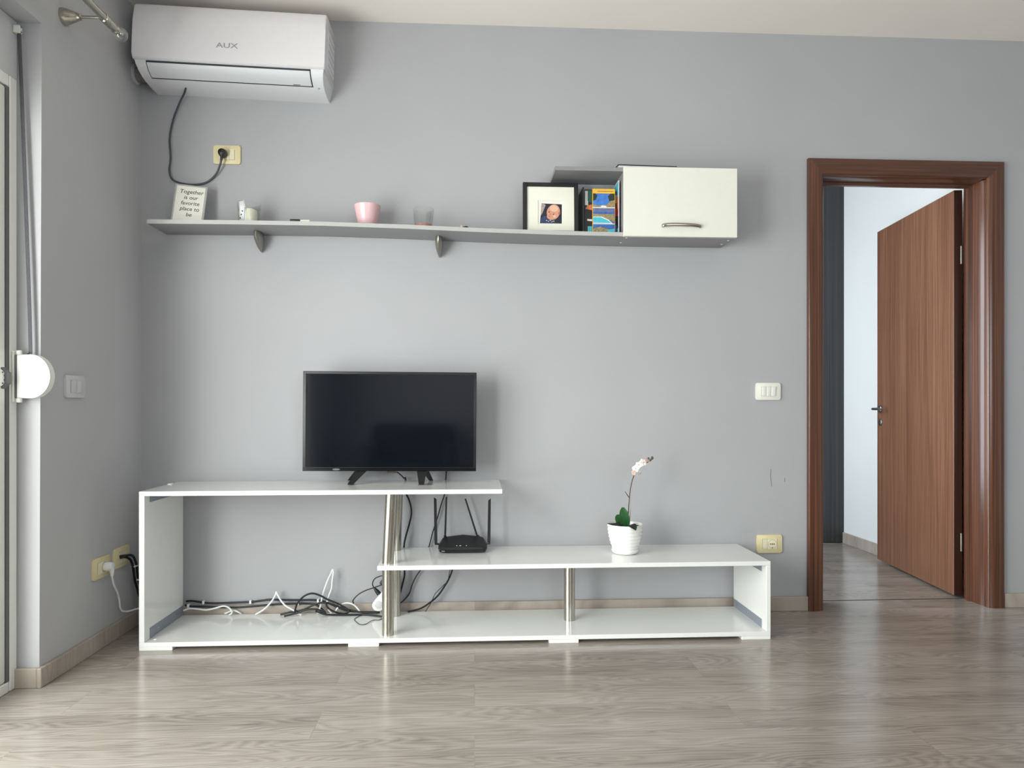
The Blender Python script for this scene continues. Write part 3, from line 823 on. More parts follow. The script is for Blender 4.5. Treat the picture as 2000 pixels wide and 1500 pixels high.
pk = thing('plastic_packet', 'clear plastic packet with a red line under the right television leg', 'packet', (-0.208, -0.20, 0.626))
part('sleeve', B(-0.240, -0.176, -0.232, -0.165, 0.6262, 0.6264), M['glass'], pk)
part('block', B(-0.214, -0.190, -0.200, -0.188, 0.6266, 0.6400, 0.001, 1), M['glass'], pk)
part('print_line', B(-0.228, -0.196, -0.230, -0.227, 0.62645, 0.6268), M['red'], pk)

# ------------------------------------------------------------------ router
rt = thing('wifi_router', 'black router with four antennas on the lower board', 'router', (-0.052, -0.105, 0.322))
def ring(bm, pts): return [bm.verts.new(p) for p in pts]
bm = bmesh.new()
def outline(w, y0, y1, ch, z, zb=None):
    zb = z if zb is None else zb
    return [(-0.052 - w + ch, y0, z), (-0.052 + w - ch, y0, z), (-0.052 + w, y0 + ch * 1.3, z + (zb - z) * 0.3), (-0.052 + w - 0.004, y1 - ch, z + (zb - z) * 0.85), (-0.052 + w - ch, y1, zb),
            (-0.052 - w + ch, y1, zb), (-0.052 - w + 0.004, y1 - ch, z + (zb - z) * 0.85), (-0.052 - w, y0 + ch * 1.3, z + (zb - z) * 0.3)]
rs = [ring(bm, outline(0.094, -0.165, -0.050, 0.016, 0.3255)), ring(bm, outline(0.107, -0.172, -0.045, 0.018, 0.338)),
      ring(bm, outline(0.106, -0.168, -0.043, 0.020, 0.347, 0.356)), ring(bm, outline(0.094, -0.130, -0.050, 0.020, 0.356, 0.374))]
for i in range(3):
    for j in range(8): bm.faces.new((rs[i][j], rs[i][(j + 1) % 8], rs[i + 1][(j + 1) % 8], rs[i + 1][j]))
bm.faces.new(rs[0][::-1])
apex = bm.verts.new((-0.052, -0.060, 0.383))
for j in range(8): bm.faces.new((rs[3][j], rs[3][(j + 1) % 8], apex))
part('body', bm, M['black'], rt, sa=12)
part('front_strip', X([(-0.148, 0.3275), (0.044, 0.3275), (0.052, 0.336), (-0.156, 0.336)], 'y', -0.1728, -0.168), M['black_gloss'], rt)
for (x, w) in ((-0.080, 0.004), (-0.066, 0.007), (-0.038, 0.004)):
    part('status_light', B(x, x + w, -0.1545, -0.1525, 0.3516, 0.3535), M['white_print'], rt)
part('maker_badge', B(-0.143, -0.129, -0.1735, -0.1725, 0.3315, 0.3345), M['logo_grey'], rt)
def antenna(base, tip, w, d, cut):
    b, t = Vector(base), Vector(tip); ax = (t - b).normalized(); sx = Vector((1, 0, 0)); sx = (sx - ax * sx.dot(ax)).normalized(); sy = ax.cross(sx)
    bm = bmesh.new(); rows = []
    for (p, s, c) in ((b, 0.8, 0), (b + ax * 0.02, 1.0, 0), (t - ax * 0.0, 0.85, cut)):
        rows.append([bm.verts.new(p + sx * a * w * s + sy * e * d * s + ax * (c * a)) for (a, e) in ((-1, -1), (1, -1), (1, 1), (-1, 1))])
    for i in range(2):
        for j in range(4): bm.faces.new((rows[i][j], rows[i][(j + 1) % 4], rows[i + 1][(j + 1) % 4], rows[i + 1][j]))
    bm.faces.new(rows[0][::-1]); bm.faces.new(rows[2])
    bmesh.ops.bevel(bm, geom=bm.edges[:], offset=0.0008, segments=1, affect='EDGES')
    return bm
for (b, t, w, d, c) in (((-0.170, -0.120, 0.350), (-0.174, -0.112, 0.555), 0.0068, 0.003, -0.004), ((-0.133, -0.048, 0.366), (-0.127, -0.045, 0.552), 0.0042, 0.0042, 0),
                        ((0.014, -0.048, 0.366), (-0.042, -0.045, 0.543), 0.0042, 0.0042, 0), ((0.063, -0.120, 0.350), (0.066, -0.112, 0.548), 0.0068, 0.003, 0.004)):
    a = part('antenna', antenna(b, t, w, d, c), M['black'], rt)
    s = 1 if b[0] > -0.05 else -1
    if abs(b[0] + 0.052) > 0.1:
        part('antenna_hinge', T([(b[0], b[1], b[2] + 0.006), (b[0] - s * 0.014, b[1] + 0.003, b[2] + 0.002)], 0.0045, smooth=0), M['black'], a)
    else:
        part('antenna_hinge', T([(b[0], b[1] - 0.004, b[2] + 0.012), (b[0], b[1], b[2] - 0.010)], 0.0062, smooth=0), M['black'], a)

# ------------------------------------------------------------------ orchid
PX, PY, PZ = 0.654, -0.200, 0.3228
orc = thing('potted_orchid', 'small white orchid in a ribbed white ceramic pot', 'potted plant', (PX, PY, PZ))
pp = [(0.0, 0.0), (0.048, 0.0), (0.055, 0.004), (0.0595, 0.013), (0.0600, 0.017), (0.0555, 0.019)]
n = 60
for k in range(n + 1):
    f = k / n; z = 0.020 + f * 0.102
    r = 0.0545 + 0.0215 * (1 - (1 - f) ** 2.0) + 0.0009 * math.sin(f * 2 * PI * 6.5)
    pp.append((r, z))
pp += [(0.0765, 0.125), (0.0745, 0.127), (0.0722, 0.124), (0.071, 0.108), (0.0, 0.108)]
part('pot', L(pp, PX, PY, PZ, seg=64), M['pot'], orc, sa=60)
bm = bmesh.new()
g = 12; rr = 0.0700
rings_ = []
for i in range(6):
    rr_i = rr * i / 5
    rings_.append([bm.verts.new((PX + rr_i * math.cos(2 * PI * j / 24), PY + rr_i * math.sin(2 * PI * j / 24), PZ + 0.112 + random.uniform(-0.003, 0.004))) for j in range(24)] if i else [bm.verts.new((PX, PY, PZ + 0.116))])
for j in range(24): bm.faces.new((rings_[0][0], rings_[1][j], rings_[1][(j + 1) % 24]))
for i in range(1, 5):
    for j in range(24): bm.faces.new((rings_[i][j], rings_[i + 1][j], rings_[i + 1][(j + 1) % 24], rings_[i][(j + 1) % 24]))
part('soil', bm, M['soil'], orc)
def blade(path, widths, normal, thick=0.0012, cup=0.15):
    P = smooth_pts(path, 6); n = len(P); bm = bmesh.new(); nrm = Vector(normal).normalized(); top, bot = [], []
    for i, p in enumerate(P):
        t = (P[min(i + 1, n - 1)] - P[max(i - 1, 0)]).normalized(); s = t.cross(nrm).normalized(); nn = s.cross(t).normalized()
        f = i / (n - 1) * (len(widths) - 1); k = min(int(f), len(widths) - 2); w = widths[k] + (widths[k + 1] - widths[k]) * (f - k)
        rowt = [bm.verts.new(p + s * w * a + nn * (abs(a) ** 2 * w * cup + thick / 2)) for a in (-1, -0.5, 0, 0.5, 1)]
        rowb = [bm.verts.new(p + s * w * a + nn * (abs(a) ** 2 * w * cup - thick / 2)) for a in (-1, -0.5, 0, 0.5, 1)]
        top.append(rowt); bot.append(rowb)
    for i in range(n - 1):
        for j in range(4):
            bm.faces.new((top[i][j], top[i][j + 1], top[i + 1][j + 1], top[i + 1][j]))
            bm.faces.new((bot[i][j], bot[i + 1][j], bot[i + 1][j + 1], bot[i][j + 1]))
        bm.faces.new((top[i][0], top[i + 1][0], bot[i + 1][0], bot[i][0])); bm.faces.new((top[i][4], bot[i][4], bot[i + 1][4], top[i + 1][4]))
    bm.faces.new(top[0] + bot[0][::-1]); bm.faces.new(top[-1] + bot[-1][::-1])
    return bm
part('leaf', blade([(0.655, -0.215, 0.434), (0.648, -0.222, 0.46), (0.642, -0.226, 0.495), (0.640, -0.222, 0.524)], [0.010, 0.018, 0.023, 0.0245, 0.024, 0.021, 0.016, 0.006], (0.25, -1, 0.1)), M['leaf'], orc)
part('leaf', blade([(0.650, -0.205, 0.434), (0.632, -0.212, 0.455), (0.622, -0.214, 0.478), (0.621, -0.212, 0.492)], [0.012, 0.017, 0.018, 0.017, 0.013, 0.005], (0.0, -1, 0.2)), M['leaf'], orc)
part('leaf', blade([(0.650, -0.220, 0.438), (0.625, -0.238, 0.451), (0.597, -0.236, 0.452), (0.571, -0.226, 0.4555)], [0.010, 0.014, 0.012, 0.007, 0.001], (0, -0.5, 1)), M['leaf_dark'], orc, label='limp dark leaf over the pot rim')
part('leaf', blade([(0.655, -0.225, 0.440), (0.668, -0.262, 0.4515), (0.676, -0.280, 0.4465), (0.681, -0.287, 0.436)], [0.014, 0.020, 0.014, 0.002], (0, -0.6, 1)), M['leaf_dark'], orc, label='limp dark leaf over the pot rim')
stem_pts = [(0.668, -0.200, 0.432), (0.669, -0.200, 0.50), (0.674, -0.200, 0.565), (0.680, -0.200, 0.612), (0.690, -0.200, 0.650), (0.705, -0.200, 0.680), (0.728, -0.200, 0.705), (0.752, -0.200, 0.716), (0.771, -0.200, 0.727)]
part('stem', T(stem_pts, [0.0022, 0.0021, 0.0019, 0.0024, 0.0018, 0.0014], seg=8), M['stem'], orc)
part('side_shoot', T([(0.675, -0.200, 0.560), (0.664, -0.200, 0.575), (0.654, -0.200, 0.590)], [0.002, 0.0018, 0.001], seg=8), M['stem'], orc)
part('stake', T([(0.674, -0.197, 0.432), (0.680, -0.197, 0.53), (0.687, -0.197, 0.612)], 0.0014, seg=8, smooth=0), M['stake'], orc)
def flower(c, s, facing, mat, name='flower', cnt=5, rot=0.3):
    f = Vector(facing).normalized(); u = f.cross(Vector((0, 0, 1))).normalized(); w = u.cross(f)
    bm = bmesh.new(); C = Vector(c)
    for k in range(cnt):
        a = rot + 2 * PI * k / cnt; d = u * math.cos(a) + w * math.sin(a); e = f.cross(d)
        rows = []
        for (t, ww, lift) in ((0.05, 0.12, 0), (0.35, 0.38, 0.05), (0.7, 0.46, 0.10), (0.95, 0.22, 0.02), (1.02, 0.03, -0.02)):
            rows.append([(C + d * s * t + e * s * ww * q + f * s * (lift + 0.12 * (1 - q * q))) for q in (-1, 0, 1)])
        for off in (0, 1):
            V = [[bm.verts.new(p - f * 0.0006 * off) for p in r] for r in rows]
            for i in range(len(V) - 1):
                for j in range(2): bm.faces.new((V[i][j], V[i][j + 1], V[i + 1][j + 1], V[i + 1][j]))
    fl = part(name, bm, mat, orc)
    part('lip', L([(0.0, -s * 0.22), (s * 0.12, -s * 0.14), (s * 0.16, 0), (s * 0.1, s * 0.12), (0.0, s * 0.18)], C.x + f.x * s * 0.15, C.y + f.y * s * 0.15, C.z + f.z * s * 0.15, seg=12), M['petal_pink'], fl)
flower((0.699, -0.210, 0.690), 0.017, (-0.6, -1, 0.3), M['petal'])
flower((0.712, -0.212, 0.706), 0.016, (-0.3, -1, 0.6), M['petal'], rot=0.8)
flower((0.731, -0.212, 0.717), 0.018, (0.2, -1, 0.6), M['petal'], rot=0.1)
flower((0.690, -0.212, 0.672), 0.012, (-0.9, -1, -0.2), M['petal_pink'], rot=0.5)
flower((0.716, -0.208, 0.669), 0.015, (0.9, -0.8, -0.8), M['petal'], rot=1.0, cnt=3)
flower((0.750, -0.210, 0.727), 0.011, (0.5, -1, 0.8), M['petal_pink'], rot=0.4)
def bud(c, r): return L([(0.0, -r), (r * 0.6, -r * 0.7), (r * 0.8, 0), (r * 0.55, r * 0.8), (0.0, r * 1.2)], c[0], c[1], c[2], seg=12)
for (c, r) in (((0.757, -0.203, 0.732), 0.0065), ((0.766, -0.203, 0.726), 0.0055), ((0.773, -0.203, 0.735), 0.0075)):
    part('bud', bud(c, r), M['bud'], orc)

# ------------------------------------------------------------------ wall shelf with brackets
SY = -0.190
stn = [(-1.378, 1.7305), (-1.0, 1.7325), (-0.65, 1.7315), (-0.3, 1.724), (0.02, 1.7135), (0.35, 1.7065), (0.65, 1.7035), (1.0, 1.702), (1.148, 1.702)]
def shelf_bottom(x):
    for i in range(len(stn) - 1):
        if x <= stn[i + 1][0]:
            f = (x - stn[i][0]) / (stn[i + 1][0] - stn[i][0]); return stn[i][1] + (stn[i + 1][1] - stn[i][1]) * f
    return stn[-1][1]
def top(x): return shelf_bottom(x) + 0.018
sh = thing('wall_shelf', 'long grey wall shelf running to the white cabinet', 'shelf', (-0.12, 0, 1.715))
bot = [(p.x, p.y) for p in (Vector((s[0], s[1])) for s in stn)]
part('board', X(bot + [(x, z + 0.018) for x, z in bot[::-1]], 'y', SY, -0.001, 0.0008), M['shelf_grey'], sh)
part('lit_front_edge', X([(x, z + 0.0003) for x, z in bot] + [(x, z + 0.0177) for x, z in bot[::-1]], 'y', SY - 0.0008, SY + 0.0002), M['shelf_edge_lit'], sh)  # same laminate as the board, colour lightened to paint in the frontal light
def bracket(x, zt):
    bm = bmesh.new(); rows = []; lv = [(0.0, 0.050, 0.0160), (-0.012, 0.050, 0.0175), (-0.028, 0.046, 0.0175), (-0.046, 0.036, 0.0145), (-0.062, 0.028, 0.0095), (-0.073, 0.014, 0.0050), (-0.077, 0.007, 0.0020)]
    for (dz, dy, w) in lv:
        rows.append([bm.verts.new((x + w * math.cos(a), -0.002 - dy * 2 * (0.5 - 0.5 * math.sin(a)) if True else 0, zt + dz)) for a in [2 * PI * j / 20 for j in range(20)]])
    for i in range(len(rows) - 1):
        for j in range(20): bm.faces.new((rows[i][j], rows[i][(j + 1) % 20], rows[i + 1][(j + 1) % 20], rows[i + 1][j]))
    bm.faces.new(rows[0]); bm.faces.new(rows[-1][::-1])
    return bm
for bx in (-0.958, -0.160):
    b = part('bracket', bracket(bx, shelf_bottom(bx) - 0.0005), M['bracket'], sh)
    part('bracket_line', T([(bx - 0.0125, -0.070, shelf_bottom(bx) - 0.006), (bx - 0.0120, -0.070, shelf_bottom(bx) - 0.030), (bx - 0.007, -0.046, shelf_bottom(bx) - 0.060)], 0.0012, seg=6), M['black'], b)
for (x, y) in ((0.668, -0.165), (0.662, -0.075), (1.132, -0.145), (1.128, -0.075)):
    part('screw_cap', L([(0.0, -0.0015), (0.004, -0.0012), (0.005, 0.0)], x, y, shelf_bottom(x), seg=16), M['edge'], sh)

# ------------------------------------------------------------------ wall cabinet
cb = thing('wall_cabinet', 'white fronted wall cabinet on the right end of the grey shelf', 'cabinet', (0.75, 0, 1.72))
part('top_panel', B(0.349, 1.148, SY, -0.001, 1.988, 2.005, 0.0008, 1), M['shelf_grey'], cb)
part('side_panel', B(0.649, 0.665, SY, -0.001, 1.7225, 1.9875), M['shelf_grey'], cb)
part('side_panel', B(1.132, 1.148, SY, -0.001, 1.7205, 1.9875), M['shelf_grey'], cb)
part('back_panel', B(0.666, 1.131, -0.008, -0.001, 1.722, 1.987), M['shelf_grey'], cb)
cd = part('door', B(0.6465, 1.1495, SY - 0.0195, SY - 0.0010, 1.701, 2.003, 0.0015, 1), M['cab_white'], cb)
part('handle', T([(0.816, SY - 0.0200, 1.7465), (0.822, SY - 0.031, 1.748), (0.86, SY - 0.037, 1.7495), (0.94, SY - 0.037, 1.7485), (0.978, SY - 0.031, 1.7455), (0.984, SY - 0.0200, 1.7445)], 0.0074, seg=12, flat=(0.6, 1.0)), M['chrome'], cd, label='bowed satin metal handle')

fo = thing('folder', 'thin grey and dark folder lying on top of the white wall cabinet', 'folder', (0.75, -0.10, 2.005))
part('inner_sheets', X([(0.622, 2.0070), (0.640, 2.0056), (0.884, 2.0056), (0.884, 2.0125), (0.630, 2.0150)], 'y', -0.186, -0.02), M['switch_grey'], fo)
part('cover', X([(0.617, 2.0080), (0.620, 2.0076), (0.631, 2.0158), (0.885, 2.0130), (0.888, 2.0150), (0.632, 2.0188), (0.626, 2.0182)], 'y', -0.189, -0.018), M['black'], fo)

# ------------------------------------------------------------------ things on the shelf
sg = thing('quote_sign', 'small white quote sign leaning at the left end of the shelf', 'sign', (-1.252, -0.100, top(-1.25) + 0.0015))
w, h = 0.134, 0.182
part('frame', B(-w / 2, w / 2, 0.0, 0.010, 0.0, h, 0.0012, 1), M['sign_edge'], sg, world=False)
part('face', B(-w / 2 + 0.008, w / 2 - 0.008, -0.0008, 0.001, 0.006, h - 0.008), M['paper'], sg, world=False)
for i, (s, sz) in enumerate((('Together', 0.026), ('is our', 0.025), ('favorite', 0.025), ('place to', 0.025), ('be', 0.025))):
    text(s, sz, M['ink'], sg, 0.004, -0.0010, h - 0.034 - i * 0.0265, shear=0.12)
sg.rotation_euler = (math.radians(-10), math.radians(4.0), math.radians(6))
sg.location.z = top(-1.25) + 0.006

def tumbler(name, label, cat, x, y, r0, r1, h, mat, t=0.0025):
    z = top(x) + 0.0012
    root = thing(name, label, cat, (x, y, z))
    pr = [(0.0, 0.0), (r0 - 0.004, 0.0), (r0, 0.004), (r1, h - 0.001), (r1 - t / 2, h), (r1 - t, h - 0.001), (r0 - t, 0.007), (0.0, 0.006)]
    g = part('glass' if mat is M['glass'] else 'pot', L(pr, 0, 0, 0, seg=48), mat, root, world=False)
    return root
ca = tumbler('candle_glass', 'glass tumbler holding cream wax with black dots, next to the quote sign', 'candle', -0.985, -0.100, 0.042, 0.051, 0.097, M['glass'])
part('wax', L([(0.0, 0.0075), (0.035, 0.0075), (0.0385, 0.050), (0.036, 0.066), (0.020, 0.072), (0.0, 0.070)], -0.003, 0.0, 0, seg=32), M['wax'], ca, world=False)
stk = part('sticker', L([(0.0490, 0.010), (0.0525, 0.092)], 0, 0, 0, seg=60, caps=False), M['white_print'], ca, world=False)
# keep only a narrow band of the sticker
bm = bmesh.new(); bm.from_mesh(stk.data)
bmesh.ops.delete(bm, geom=[v for v in bm.verts if not (-2.25 < math.atan2(v.co.y, v.co.x) < -1.65)], context='VERTS')
for v in bm.verts:
    rr = math.hypot(v.co.x, v.co.y); f = (v.co.z - 0.010) / 0.082
    want = 0.0423 + (0.0515 - 0.0423) * f + 0.0004; v.co.x *= want / rr; v.co.y *= want / rr
bmesh.ops.solidify(bm, geom=bm.faces[:], thickness=0.0003)
bm.to_mesh(stk.data); bm.free()
for (a, zz) in ((-1.85, 0.050), (-1.98, 0.036), (-2.15, 0.022)):
    r = 0.0425 + 0.0095 * (zz / 0.09) + 0.0008
    part('dot', L([(0.0, -0.003), (0.0022, -0.002), (0.003, 0), (0.0022, 0.002), (0.0, 0.003)], r * math.cos(a), r * math.sin(a), zz, seg=10), M['ink'], ca, world=False)
pk2 = tumbler('flower_pot', 'empty pink ceramic pot in the middle of the shelf', 'pot', -0.472, -0.100, 0.040, 0.0575, 0.099, M['pink'], 0.0045)
gl = tumbler('glass_tumbler', 'clear glass tumbler with pink wax residue, right of the pink pot', 'glass', -0.226, -0.100, 0.040, 0.0465, 0.096, M['glass'])
part('wax_residue', L([(0.0, 0.0072), (0.0365, 0.0072), (0.0375, 0.024), (0.030, 0.022), (0.0, 0.021)], 0, 0, 0, seg=32), M['pink_wax'], gl, world=False)
mk = thing('marker_pen', 'short black and white marker lying on the shelf beside the candle', 'marker', (-0.745, -0.170, top(-0.745) + 0.007))
zz = top(-0.745) + 0.0075
part('cap', L([(0.0, -0.046), (0.005, -0.045), (0.0062, -0.040), (0.0062, -0.006), (0.004, 0.0)], -0.745, -0.170, zz, seg=16, axis='x'), M['black'], mk)
part('barrel', L([(0.0050, -0.001), (0.0052, 0.001), (0.0052, 0.038), (0.003, 0.040)], -0.745, -0.170, zz - 0.001, seg=16, axis='x'), M['paper'], mk)
tk = thing('trinket', 'tiny beige and black trinket lying on the shelf right of the clear tumbler', 'trinket', (-0.045, -0.172, top(-0.045)))
zz = top(-0.045) + 0.001
part('bead', L([(0.0, 0.0), (0.006, 0.001), (0.0075, 0.006), (0.005, 0.011), (0.0, 0.012)], -0.056, -0.172, zz, seg=14), M['beige'], tk)
part('clip', T([(-0.048, -0.172, zz + 0.003), (-0.038, -0.172, zz + 0.006), (-0.028, -0.172, zz + 0.003)], 0.0032, seg=8), M['black'], tk)

# baby photo frame
FXc, FY = 0.339, -0.118
pf = thing('picture_frame', 'black square picture frame with a baby photo in a cream mount', 'picture frame', (FXc, FY, top(FXc) + 0.001))
w, h, b = 0.248, 0.236, 0.0185
bm = bmesh.new()
box(bm, -w / 2, -w / 2 + b, 0, 0.022, 0, h, 0.001, 1); box(bm, w / 2 - b, w / 2, 0, 0.022, 0, h, 0.001, 1)
box(bm, -w / 2 + b, w / 2 - b, 0.0003, 0.0217, 0.0003, b, 0.001, 1); box(bm, -w / 2 + b, w / 2 - b, 0.0003, 0.0217, h - b, h - 0.0003, 0.001, 1)
part('frame', bm, M['black'], pf, world=False)
# mount with a window
bm = bmesh.new()
x0, x1, z0, z1 = -w / 2 + b, w / 2 - b, b, h - b
a0, a1, c0, c1 = -0.057, 0.055, 0.050, 0.156
for (p, q, r_, s_) in ((x0, a0, z0, z1), (a1, x1, z0, z1), (a0, a1, z0, c0), (a0, a1, c1, z1)):
    box(bm, p, q, 0.006, 0.0085, r_, s_)
part('mount', bm, M['mat_board'], pf, world=False)
part('print_margin', B(a0, a1, 0.0087, 0.0100, c0, c1), M['paper'], pf, world=False)
# the print: baby's face, flat pieces of one printed sheet
pm = [M['print_navy'], M['print_pale'], M['print_blue'], M['skin'], M['skin_hi'], M['skin_lo'], M['ink'], M['lip'], M['white_print'], M['black']]
bm = bmesh.new()
def flat(poly, y, mi):
    vs2 = [bm.verts.new((x, y, z)) for x, z in poly]; f = bm.faces.new(vs2); f.material_index = mi
px0, px1, pz0, pz1 = -0.048, 0.050, 0.0525, 0.143
flat([(px0, pz0), (px1, pz0), (px1 + 0.001, pz1 - 0.003), (px0 + 0.008, pz1)], 0.0086, 0)
flat([(px0 + 0.003, 0.085), (px0 + 0.012, 0.100), (px0 + 0.026, 0.135), (px0 + 0.020, 0.141), (px0 + 0.009, 0.141)], 0.00855, 1)
flat([(px0 + 0.001, pz0), (px0 + 0.070, pz0), (px0 + 0.060, 0.070), (px0 + 0.038, 0.084), (px0 + 0.016, 0.088), (px0 + 0.004, 0.074)], 0.0085, 2)
hc_ = (0.012, 0.103)
flat(ell(0.0125, 0.1040, 0.0290, 0.0355, -0.35), 0.0084, 3)
flat(ell(0.0150, 0.1210, 0.0180, 0.0150, -0.30), 0.00835, 4)
flat(ell(-0.0020, 0.0810, 0.0160, 0.0110, -0.5), 0.00835, 3)
flat(ell(0.0390, 0.0990, 0.0045, 0.0070, -0.3, 16), 0.00835, 5)
flat(ell(-0.0060, 0.1040, 0.0032, 0.0022, -0.4, 12), 0.0083, 6)
flat(ell(0.0130, 0.0935, 0.0032, 0.0022, -0.4, 12), 0.0083, 6)
flat(ell(-0.0065, 0.1085, 0.0050, 0.0009, -0.45, 12), 0.0083, 5)
flat(ell(0.0145, 0.0985, 0.0050, 0.0009, -0.45, 12), 0.0083, 5)
flat(ell(-0.0010, 0.0945, 0.0032, 0.0024, -0.4, 12), 0.0083, 5)
flat(ell(-0.0055, 0.0845, 0.0055, 0.0018, -0.45, 12), 0.0083, 7)
flat(ell(0.0180, 0.0850, 0.0080, 0.0060, -0.45, 16), 0.0083, 4)
for (x, z) in ((-0.018, 0.066), (-0.010, 0.062), (-0.002, 0.066), (0.006, 0.060), (0.014, 0.063)):
    flat(ell(x, z, 0.0030, 0.0016, 0.6, 10), 0.0083, 8)
part('photo_print', bm, pm, pf, world=False, label='photo print of a baby in a dark blue top')
pf.rotation_euler = (math.radians(-3), 0, 0)

# ------------------------------------------------------------------ booklets in the open compartment
def booklet(name, label, x, y, z, w, t, h, rotz, cover, pieces, lean=0.0, group='booklets in the open shelf compartment'):
    root = thing(name, label, 'book', (x, y, z), group)
    part('pages', B(0.001, w - 0.001, 0.0008, t - 0.0008, 0.001, h - 0.001), M['paper'], root, world=False)
    bm = bmesh.new(); box(bm, 0, w, 0, 0.0007, 0, h); box(bm, 0, w, t - 0.0007, t, 0, h); box(bm, 0, 0.0008, 0.0007, t - 0.0007, 0, h)
    part('cover', bm, cover, root, world=False)
    if pieces:
        bm = bmesh.new(); mats = []
        for i, (poly, m) in enumerate(pieces):
            if m not in mats: mats.append(m)
            yy = -0.00015 - 0.00008 * i
            f = bm.faces.new([bm.verts.new((px * w, yy, pz * h)) for px, pz in poly]); f.material_index = mats.index(m)
        part('cover_picture', bm, mats, root, world=False)
    root.rotation_euler = (lean, 0, rotz)
    return root
R4 = lambda a, b, c, d: [(a, c), (b, c), (b, d), (a, d)]
zt = top(0.57) + 0.001
g1 = booklet('travel_booklet', 'yellow-topped travel booklet with sea and pool pictures', 0.524, -0.128, zt, 0.101, 0.010, 0.206, 0, M['yellow'], [
    (R4(0.02, 0.98, 0.60, 0.90), M['sky']), ([(0.02, 0.60), (0.98, 0.60), (0.98, 0.68), (0.6, 0.66), (0.3, 0.64), (0.02, 0.66)], M['land']),
    ([(0.02, 0.74), (0.14, 0.76), (0.22, 0.86), (0.12, 0.90), (0.02, 0.90)], M['tree']), ([(0.74, 0.74), (0.98, 0.68), (0.98, 0.90), (0.80, 0.90), (0.68, 0.84)], M['tree']),
    ([(0.60, 0.62), (0.98, 0.62), (0.98, 0.76), (0.80, 0.74), (0.66, 0.68)], M['land']), ([(0.35, 0.605), (0.62, 0.605), (0.60, 0.635), (0.40, 0.64)], M['white_print']),
    (R4(0.0, 1.0, 0.585, 0.602), M['white_print']),
    (R4(0.02, 0.98, 0.25, 0.582), M['haze']), ([(0.02, 0.42), (0.98, 0.30), (0.98, 0.46), (0.5, 0.49), (0.02, 0.46)], M['land']), (R4(0.02, 0.98, 0.455, 0.50), M['sea']),
    ([(0.02, 0.26), (0.90, 0.25), (0.72, 0.33), (0.40, 0.40), (0.02, 0.40)], M['white_print']), ([(0.02, 0.27), (0.84, 0.262), (0.66, 0.325), (0.36, 0.385), (0.02, 0.385)], M['pool']),
    (R4(0.0, 1.0, 0.235, 0.25), M['white_print']), (R4(0.02, 0.98, 0.02, 0.234), M['sea']), ([(0.02, 0.02), (0.98, 0.02), (0.98, 0.09), (0.6, 0.14), (0.35, 0.18), (0.02, 0.14)], M['land']),
    ([(0.60, 0.03), (0.98, 0.03), (0.98, 0.14), (0.70, 0.12)], M['pool'])], group=None)
# the dark dashes of the small print line on the yellow band
bm = bmesh.new(); xx = 0.022
for k in range(16):
    wd = 0.0026 + 0.0012 * ((k * 7) % 3); box(bm, xx, xx + wd, -0.0005, -0.0002, 0.1935, 0.1955); xx += wd + 0.0007
part('title_line', bm, M['ink'], g1, world=False)
zt = top(0.5) + 0.001
booklet('booklet', 'black booklet with green and white top, left of the travel booklet', 0.490, -0.116, zt, 0.040, 0.006, 0.205, 0, M['cover_black'], [
    (R4(0.05, 0.40, 0.66, 0.97), M['white_print']), ([(0.35, 0.75), (1.0, 0.70), (1.0, 0.98), (0.35, 0.98)], M['green']), ([(0.1, 0.58), (0.9, 0.55), (1.0, 0.68), (0.3, 0.66)], M['orange']),
    ([(0.3, 0.32), (0.9, 0.31), (0.9, 0.35), (0.3, 0.36)], M['white_print']), (R4(0.35, 1.0, 0.08, 0.20), M['pool'])], group=None)
booklet('booklet', 'black-spined booklet between picture frame and travel booklet', 0.4835, -0.140, zt, 0.120, 0.0055, 0.208, PI / 2, M['black'], [], group=None)
zt = top(0.62) + 0.001
booklet('booklet', 'dark red booklet just right of the travel booklet', 0.610, -0.114, zt, 0.034, 0.005, 0.200, 0, M['cover_black'], [
    (R4(0.02, 0.98, 0.01, 0.99), M['cover_black']), (R4(0.3, 1.0, 0.45, 0.62), M['red']), (R4(0.35, 0.95, 0.74, 0.92), M['land']), (R4(0.35, 0.95, 0.10, 0.25), M['sea'])], group=None)
# two booklets standing against the cabinet side, covers turned to the left
booklet('booklet', 'booklet with red and blue cover standing against the cabinet side', 0.6405, -0.145, zt, 0.125, 0.004, 0.240, PI / 2 * -1 + PI, M['white_print'], [], group=None)
bk2 = bpy.data.objects[-1] if False else None
bm = bmesh.new(); mats = [M['pool'], M['red'], M['orange'], M['tree'], M['white_print']]
def sidepiece(y0, y1, z0, z1, mi):
    f = bm.faces.new([bm.verts.new(c) for c in ((0.6362, y0, zt + z0), (0.6362, y1, zt + z0), (0.6362, y1, zt + z1), (0.6362, y0, zt + z1))]); f.material_index = mi
sidepiece(-0.144, -0.022, 0.175, 0.235, 0); sidepiece(-0.144, -0.022, 0.120, 0.174, 2); sidepiece(-0.144, -0.022, 0.090, 0.119, 1); sidepiece(-0.144, -0.022, 0.030, 0.089, 3); sidepiece(-0.144, -0.022, 0.002, 0.029, 0)
last = [o for o in bpy.data.objects if o.get('label', '').startswith('booklet with red and blue')][0]
cp = finish('cover_picture', bm, mats); cp.parent = last
cp.matrix_parent_inverse = (Matrix.Translation(last.location) @ last.rotation_euler.to_matrix().to_4x4()).inverted()

